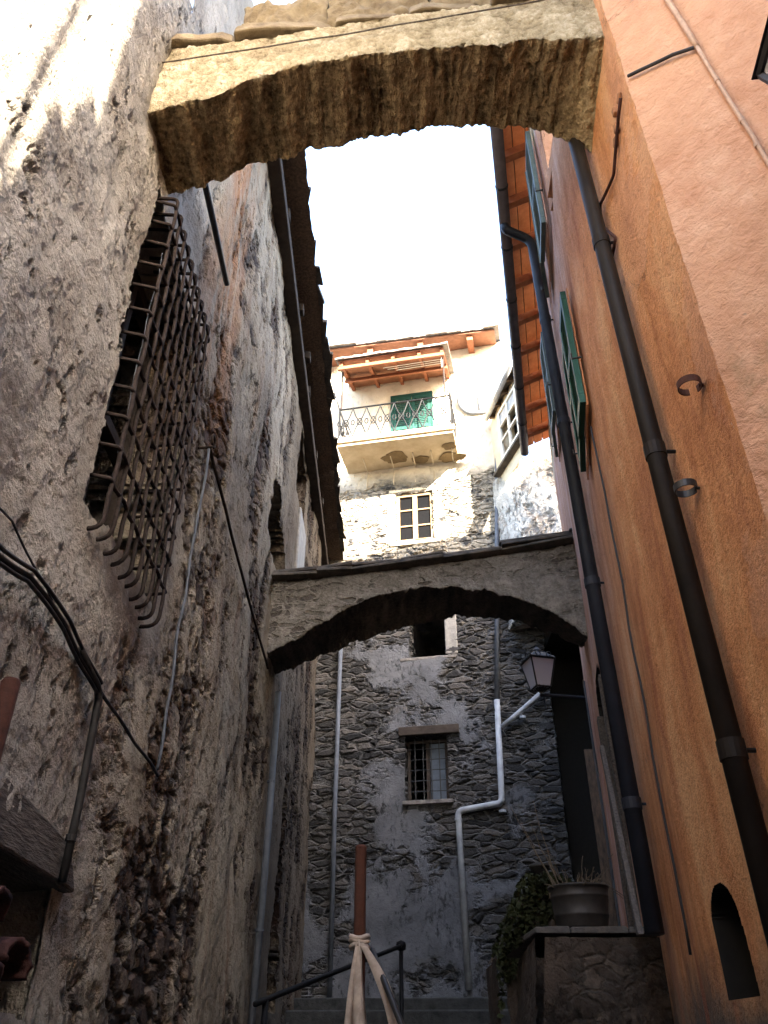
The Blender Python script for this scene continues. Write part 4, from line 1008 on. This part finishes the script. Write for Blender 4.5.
# ------------------------------------------------------------------ terrace wall, tub, ivy stub, poles, handrail
terr = thing('terrace_wall', 'low dark rubble wall under the zinc tub beside the plastered house', 'wall', (1.2, 5.2, -1.6))
mb = MB(); x0, x1, yf, zt_ = .90, rw(5.25) + .02, 5.15, .50
P = np.array([[(x0 + (x1 - x0) * i / 46 - .10 * max(0, .5 - z) * (1 - i / 46) - .0, yf + .03 * fbm(i * .1, z * 2, 5, 3), z) for z in np.linspace(-1.6, zt_, 110)] for i in range(47)]); sheet(mb, P)
P = np.array([[(x0 + (.12 * j / 30) - .10 * max(0, .5 - z), yf + 1.6 * j / 30, z) for z in np.linspace(-1.6, zt_, 110)] for j in range(31)]); sheet(mb, P, flip=True)
P = np.array([[(x0 + (x1 + .3 - x0) * i / 40, yf + 1.6 * j / 30, zt_) for j in range(31)] for i in range(41)]); sheet(mb, P)
mb.build('wall_body', M_TERR, terr, smooth=True)
mb = MB(); x = x0 - .04
while x < x1 - .05:
    w = random.uniform(.2, .4); mb.hexa([(x, yf - .05, zt_ + .02), (x + w, yf - .04, zt_ + .02), (x + w, yf + .4, zt_ + .02), (x, yf + .4, zt_ + .02), (x + .01, yf - .03, zt_ + .055), (x + w, yf - .02, zt_ + .06), (x + w, yf + .4, zt_ + .06), (x, yf + .4, zt_ + .055)]); x += w
mb.build('coping', M_DKSLATE, terr, bevel=.008)
tc = on_y(584, 938, 5.32); tc.z = zt_ + .062
tub = thing('zinc_tub', 'dull ribbed zinc tub of dead plants on the low terrace wall', 'tub', tc)
mb = MB(); mb.lathe([(0, 0), (.145, 0), (.15, .01), (.158, .06), (.163, .065), (.163, .075), (.160, .08), (.170, .16), (.175, .165), (.175, .175), (.172, .18), (.176, .215), (.184, .22), (.184, .23), (.174, .23), (.165, .19), (0, .185)], tc, 40)
mb.build('tub_body', M_ZINC, tub, smooth=True)
mb = MB()
for k in range(64):
    a = random.uniform(0, 6.28); r_ = random.uniform(.02, .15); p = tc + Vector((r_ * math.cos(a), r_ * math.sin(a), .18)); h_ = random.uniform(.08, .3) if k < 60 else random.uniform(.35, .62)
    d_ = Vector((math.cos(a) * random.uniform(.1, .9), math.sin(a) * random.uniform(.1, .9), 1)); droop = random.uniform(.0, 1.0)
    if k >= 60: d_ = Vector((random.uniform(-.5, -.1), .2, 1)); p.x = tc.x - .1; droop = 0
    pts = []
    for q in range(7):
        s = q / 6; pts.append(p + d_ * (h_ * s) + Vector((0, 0, -h_ * 1.3 * droop * s * s)) + mnoise.noise_vector(Vector((k, q * .7, 1))) * .012 * q / 3)
    mb.tube(pts, [.0045 - .0005 * q for q in range(7)], 5)
tag(mb.build('dead_plant', M_TWIG, smooth=True), 'tangle of dry stems drooping out of the zinc tub', 'plant')

stub = thing('parapet_stub', 'mossy broken stone parapet beside the steps, grown over with ivy', 'wall', (1.2, 7.2, -.6))
mb = MB()
def stub_top(s): return .55 + .52 * min(1, s * 2.4) - .25 * max(0, s - .75)
P = np.array([[(.90 + .75 * i / 40 + .02 * fbm(i * .2, z, 3, 3), 7.0 + .05 * fbm(i * .15, z * 3, 2, 3), -.9 + (stub_top(i / 40) + .9) * z) for z in np.linspace(0, 1, 90)] for i in range(41)]); sheet(mb, P)
P = np.array([[(.90 + .05 * j / 20, 7.0 + 1.2 * j / 20, -.9 + (stub_top(0) + .9) * z) for z in np.linspace(0, 1, 90)] for j in range(21)]); sheet(mb, P, flip=True)
P = np.array([[(.90 + .75 * i / 40 + .05 * j / 20, 7.0 + 1.2 * j / 20, stub_top(i / 40)) for j in range(21)] for i in range(41)]); sheet(mb, P)
mb.build('wall_body', M_TERR, stub, smooth=True)
mb = MB()
for k in range(1500):
    s = random.random(); u = random.random() ** 1.6; x = .86 + .68 * s; z = stub_top(s) + .06 - u * (.45 + .35 * fbm(s * 4, 1, 1, 2)) ; y_ = 6.95 - random.uniform(.0, .09) * (1 - u) + (random.uniform(0, .5) if u < .12 else 0)
    c = Vector((x, y_, z)); a = random.uniform(.014, .032); Mx = Matrix.Rotation(random.uniform(0, 6.3), 3, 'Z') @ Matrix.Rotation(random.uniform(.5, 1.6), 3, 'X') @ Matrix.Rotation(random.uniform(0, 6.3), 3, 'Z')
    mb.add([c + Mx @ Vector(p) for p in ((0, -a, 0), (a * .8, -a * .2, .004), (a * .35, a * .5, 0), (0, a * 1.2, -.004), (-a * .35, a * .5, 0), (-a * .8, -a * .2, .004))], [(0, 1, 2, 3, 4, 5)])
tag(mb.build('ivy', M_LEAF), 'dark ivy hanging over the broken stone parapet by the steps', 'ivy')
pc_ = on_y(543, 902, 7.15); mb = MB(); mb.lathe([(0, 0), (.055, 0), (.075, .14), (.085, .14), (.085, .165), (.07, .165), (.065, .13), (0, .12)], (pc_.x, 7.15, stub_top(.55) + .0), 20)
tag(mb.build('flower_pot', M_ZINC, smooth=True), 'small dark empty pot on the ivy covered parapet', 'pot')

def pole(label, x, y, z1, r, m, sides=4):
    mb = MB(); z0 = lane_z(y); mb.tube([(x, y, z0), (x, y, z1 - .01), (x, y, z1)], [r, r, r * .8], sides * 2 if sides == 4 else sides)
    o = mb.build('rusty_pole', m, bevel=.003, smooth=sides > 6); return tag(o, label, 'pole', 'rusty poles')
pt = on_y(361, 845, 3.83); pole('square rusty pole in the middle of the lane with cloth strips tied round it', pt.x, pt.y, pt.z, .026, M_RUST)
pt2 = on_y(12, 679, 1.93); pole('thick rusty pole end at the left edge in front of the crumbling wall', pt2.x, pt2.y, pt2.z, .024, M_RUST, 14)
mb = MB(); kz = on_y(359, 943, 3.83).z
for k, (dx, dy_, ln, w, fl) in enumerate(((-.05, -.05, .62, .030, .3), (.03, -.06, .66, .034, .9), (-.01, -.05, .60, .026, -.4), (.16, -.05, .42, .032, .5))):
    vs, fs_ = [], []
    for q in range(15):
        s = q / 14; c = Vector((pt.x + .0 + dx * (1 - (1 - s) ** 2) , pt.y - .035 + dy_ * s, kz + .01 - ln * s)); a = fl + .6 * math.sin(s * 4 + k)
        e = Vector((math.cos(a), math.sin(a), 0)) * (w * 1.6 * (.5 + .5 * min(1, s * 3)) / 1); g_ = Vector((-math.sin(a), math.cos(a), 0)) * .0025
        vs += [c - e * .5 - g_, c + e * .5 - g_, c + e * .5 + g_, c - e * .5 + g_]
    for q in range(14):
        for j in range(4): fs_.append((q * 4 + j, q * 4 + (j + 1) % 4, q * 4 + 4 + (j + 1) % 4, q * 4 + 4 + j))
    fs_ += [(3, 2, 1, 0), (56, 57, 58, 59)]; mb.add(vs, fs_)
for dz in (-.012, .006, .02):
    mb.tube([Vector((pt.x + .036 * math.cos(a), pt.y + .036 * math.sin(a), kz + dz + .006 * math.sin(2 * a + dz * 90))) for a in np.linspace(0, 6.28, 16)], .011, 6)
tag(mb.build('cloth_strips', M_CLOTH, smooth=True), 'pale cloth strips knotted round the central rusty pole', 'cloth')
hr = thing('handrail', 'dark iron stair handrail behind the rusty pole with cloth strips', 'handrail', (.13, 6, -.9))
h0, h1 = on_y(255, 1004, 4.2), on_y(401, 946, 6.0)
mb = MB(); mb.tube([h0, h1], .013, 10); mb.lathe([(0, -.035), (.03, -.022), (.034, 0), (.03, .022), (0, .035)], h1, 12); mb.build('rail', M_RAIL, hr, smooth=True)
for p in (h1, h0.lerp(h1, .05)):
    mb = MB(); mb.tube([p, (p.x, p.y, lane_z(p.y))], .014, 8); mb.build('post', M_RAIL, hr, smooth=True)
mb = MB(); q0 = on_y(372, 950, 3.9); q1 = on_y(402, 1026, 3.6); mb.tube([q0, q0.lerp(q1, .5) + Vector((0, 0, -.0)), q1, (q1.x + .1, q1.y - .1, q1.z - .5)], .013, 8)
tag(mb.build('strap', M_BLACK, smooth=True), 'black strap slanting down from the cloth knot on the rusty pole', 'strap')

# ------------------------------------------------------------------ unseen slabs added behind the eye to shape the sun and sky light
back = thing('light_blocker', 'added unseen slabs behind the lane, cut to shape the sun and sky light', 'house', (2, -2.4, -1.6))
mb = MB()
def slab(mb, poly, Y1=-2.0, Y0=-2.35):
    m = len(poly); mb.add([(x, Y1, z) for x, z in poly] + [(x, Y0, z) for x, z in poly], [tuple(range(m)), tuple(range(2 * m - 1, m - 1, -1))] + [(i, i + m, (i + 1) % m + m, (i + 1) % m) for i in range(m)])
slab(mb, [(.83, -1.65), (.83, 17.8), (11.5, 17.8), (11.5, -1.65)])
mb.build('wall', M_BACK, back)
mb = MB()
slab(mb, [(-1.3, 9.2), (-1.3, 17), (.83, 17), (.83, 9.2)])
prof_ = [(-8, 17), (-1.3, 17), (-1.28, 3.4), (.12, 3.6), (.30, 3.9), (.33, 4.3), (.423, 4.42), (.50, 4.35), (.53, 4.6), (.56, 5.15), (.60, 5.2), (.635, 5.75), (.66, 5.7), (.69, 5.2), (.72, 5.25), (.765, 5.45), (.79, 6.6), (.81, 7.6), (.84, 9.3)]  # ragged outline shapes the sunlit patch on the left wall
for (xa, z_a), (xb, z_b) in zip(prof_, prof_[1:]): slab(mb, [(xa, -1.65), (xa, z_a), (xb, z_b), (xb, -1.65)], -2.0, -2.05)
mb.build('slotted_blocker', M_BACK, back)
mb = MB(); mb.tube([(.455, -1.97, 4.4), (.50, -1.97, 7.7)], .02, 6); mb.build('post', M_WOODD, back)  # unseen rod added to cast a dark streak on the left wall
mb = MB(); mb.tube([(.38, -1.97, 4.3), (.41, -1.97, 7.7)], .006, 6); mb.build('wire', M_BLACK, back)  # unseen thin line added to cast a second streak

# ------------------------------------------------------------------ light
EL_, AZ = R(28), R(26)                                   # sun behind the eye and to the right
tosun = Vector((math.sin(AZ) * math.cos(EL_), -math.cos(AZ) * math.cos(EL_), math.sin(EL_)))
sun = bpy.data.lights.new('sun', 'SUN'); sun.energy = 4.5; sun.angle = R(.5); sun.color = (1, .90, .74)
so = bpy.data.objects.new('sun', sun); COL.objects.link(so); so.rotation_euler = tosun.to_track_quat('Z', 'Y').to_euler(); so.location = (6, -20, 20)
W = bpy.data.worlds.new('World'); S.world = W; W.use_nodes = True; nt = W.node_tree
sky = nt.nodes.new('ShaderNodeTexSky'); sky.sky_type = 'NISHITA'; sky.sun_disc = False
sky.sun_elevation = EL_; sky.sun_rotation = math.atan2(tosun.x, tosun.y); sky.dust_density = 2.2; sky.air_density = 1.0; sky.ozone_density = 0.6
bg = nt.nodes['Background']; nt.links.new(sky.outputs[0], bg.inputs[0]); bg.inputs[1].default_value = .15

cam = bpy.data.cameras.new('camera'); co = bpy.data.objects.new('camera', cam); COL.objects.link(co)
cam.sensor_fit = 'VERTICAL'; cam.sensor_height = 36; cam.sensor_width = 27; cam.lens = FPX / 1024 * 36
cam.clip_start = .05; cam.clip_end = 500; co.rotation_euler = (R(90) + PITCH, 0, 0); S.camera = co
S.render.engine = 'CYCLES'; S.cycles.use_denoising = True; S.cycles.max_bounces = 8; S.cycles.diffuse_bounces = 5
S.view_settings.view_transform = 'Standard'; S.view_settings.look = 'None'; S.view_settings.gamma = 1; S.view_settings.exposure = 4.05
S.render.resolution_x, S.render.resolution_y = 768, 1024
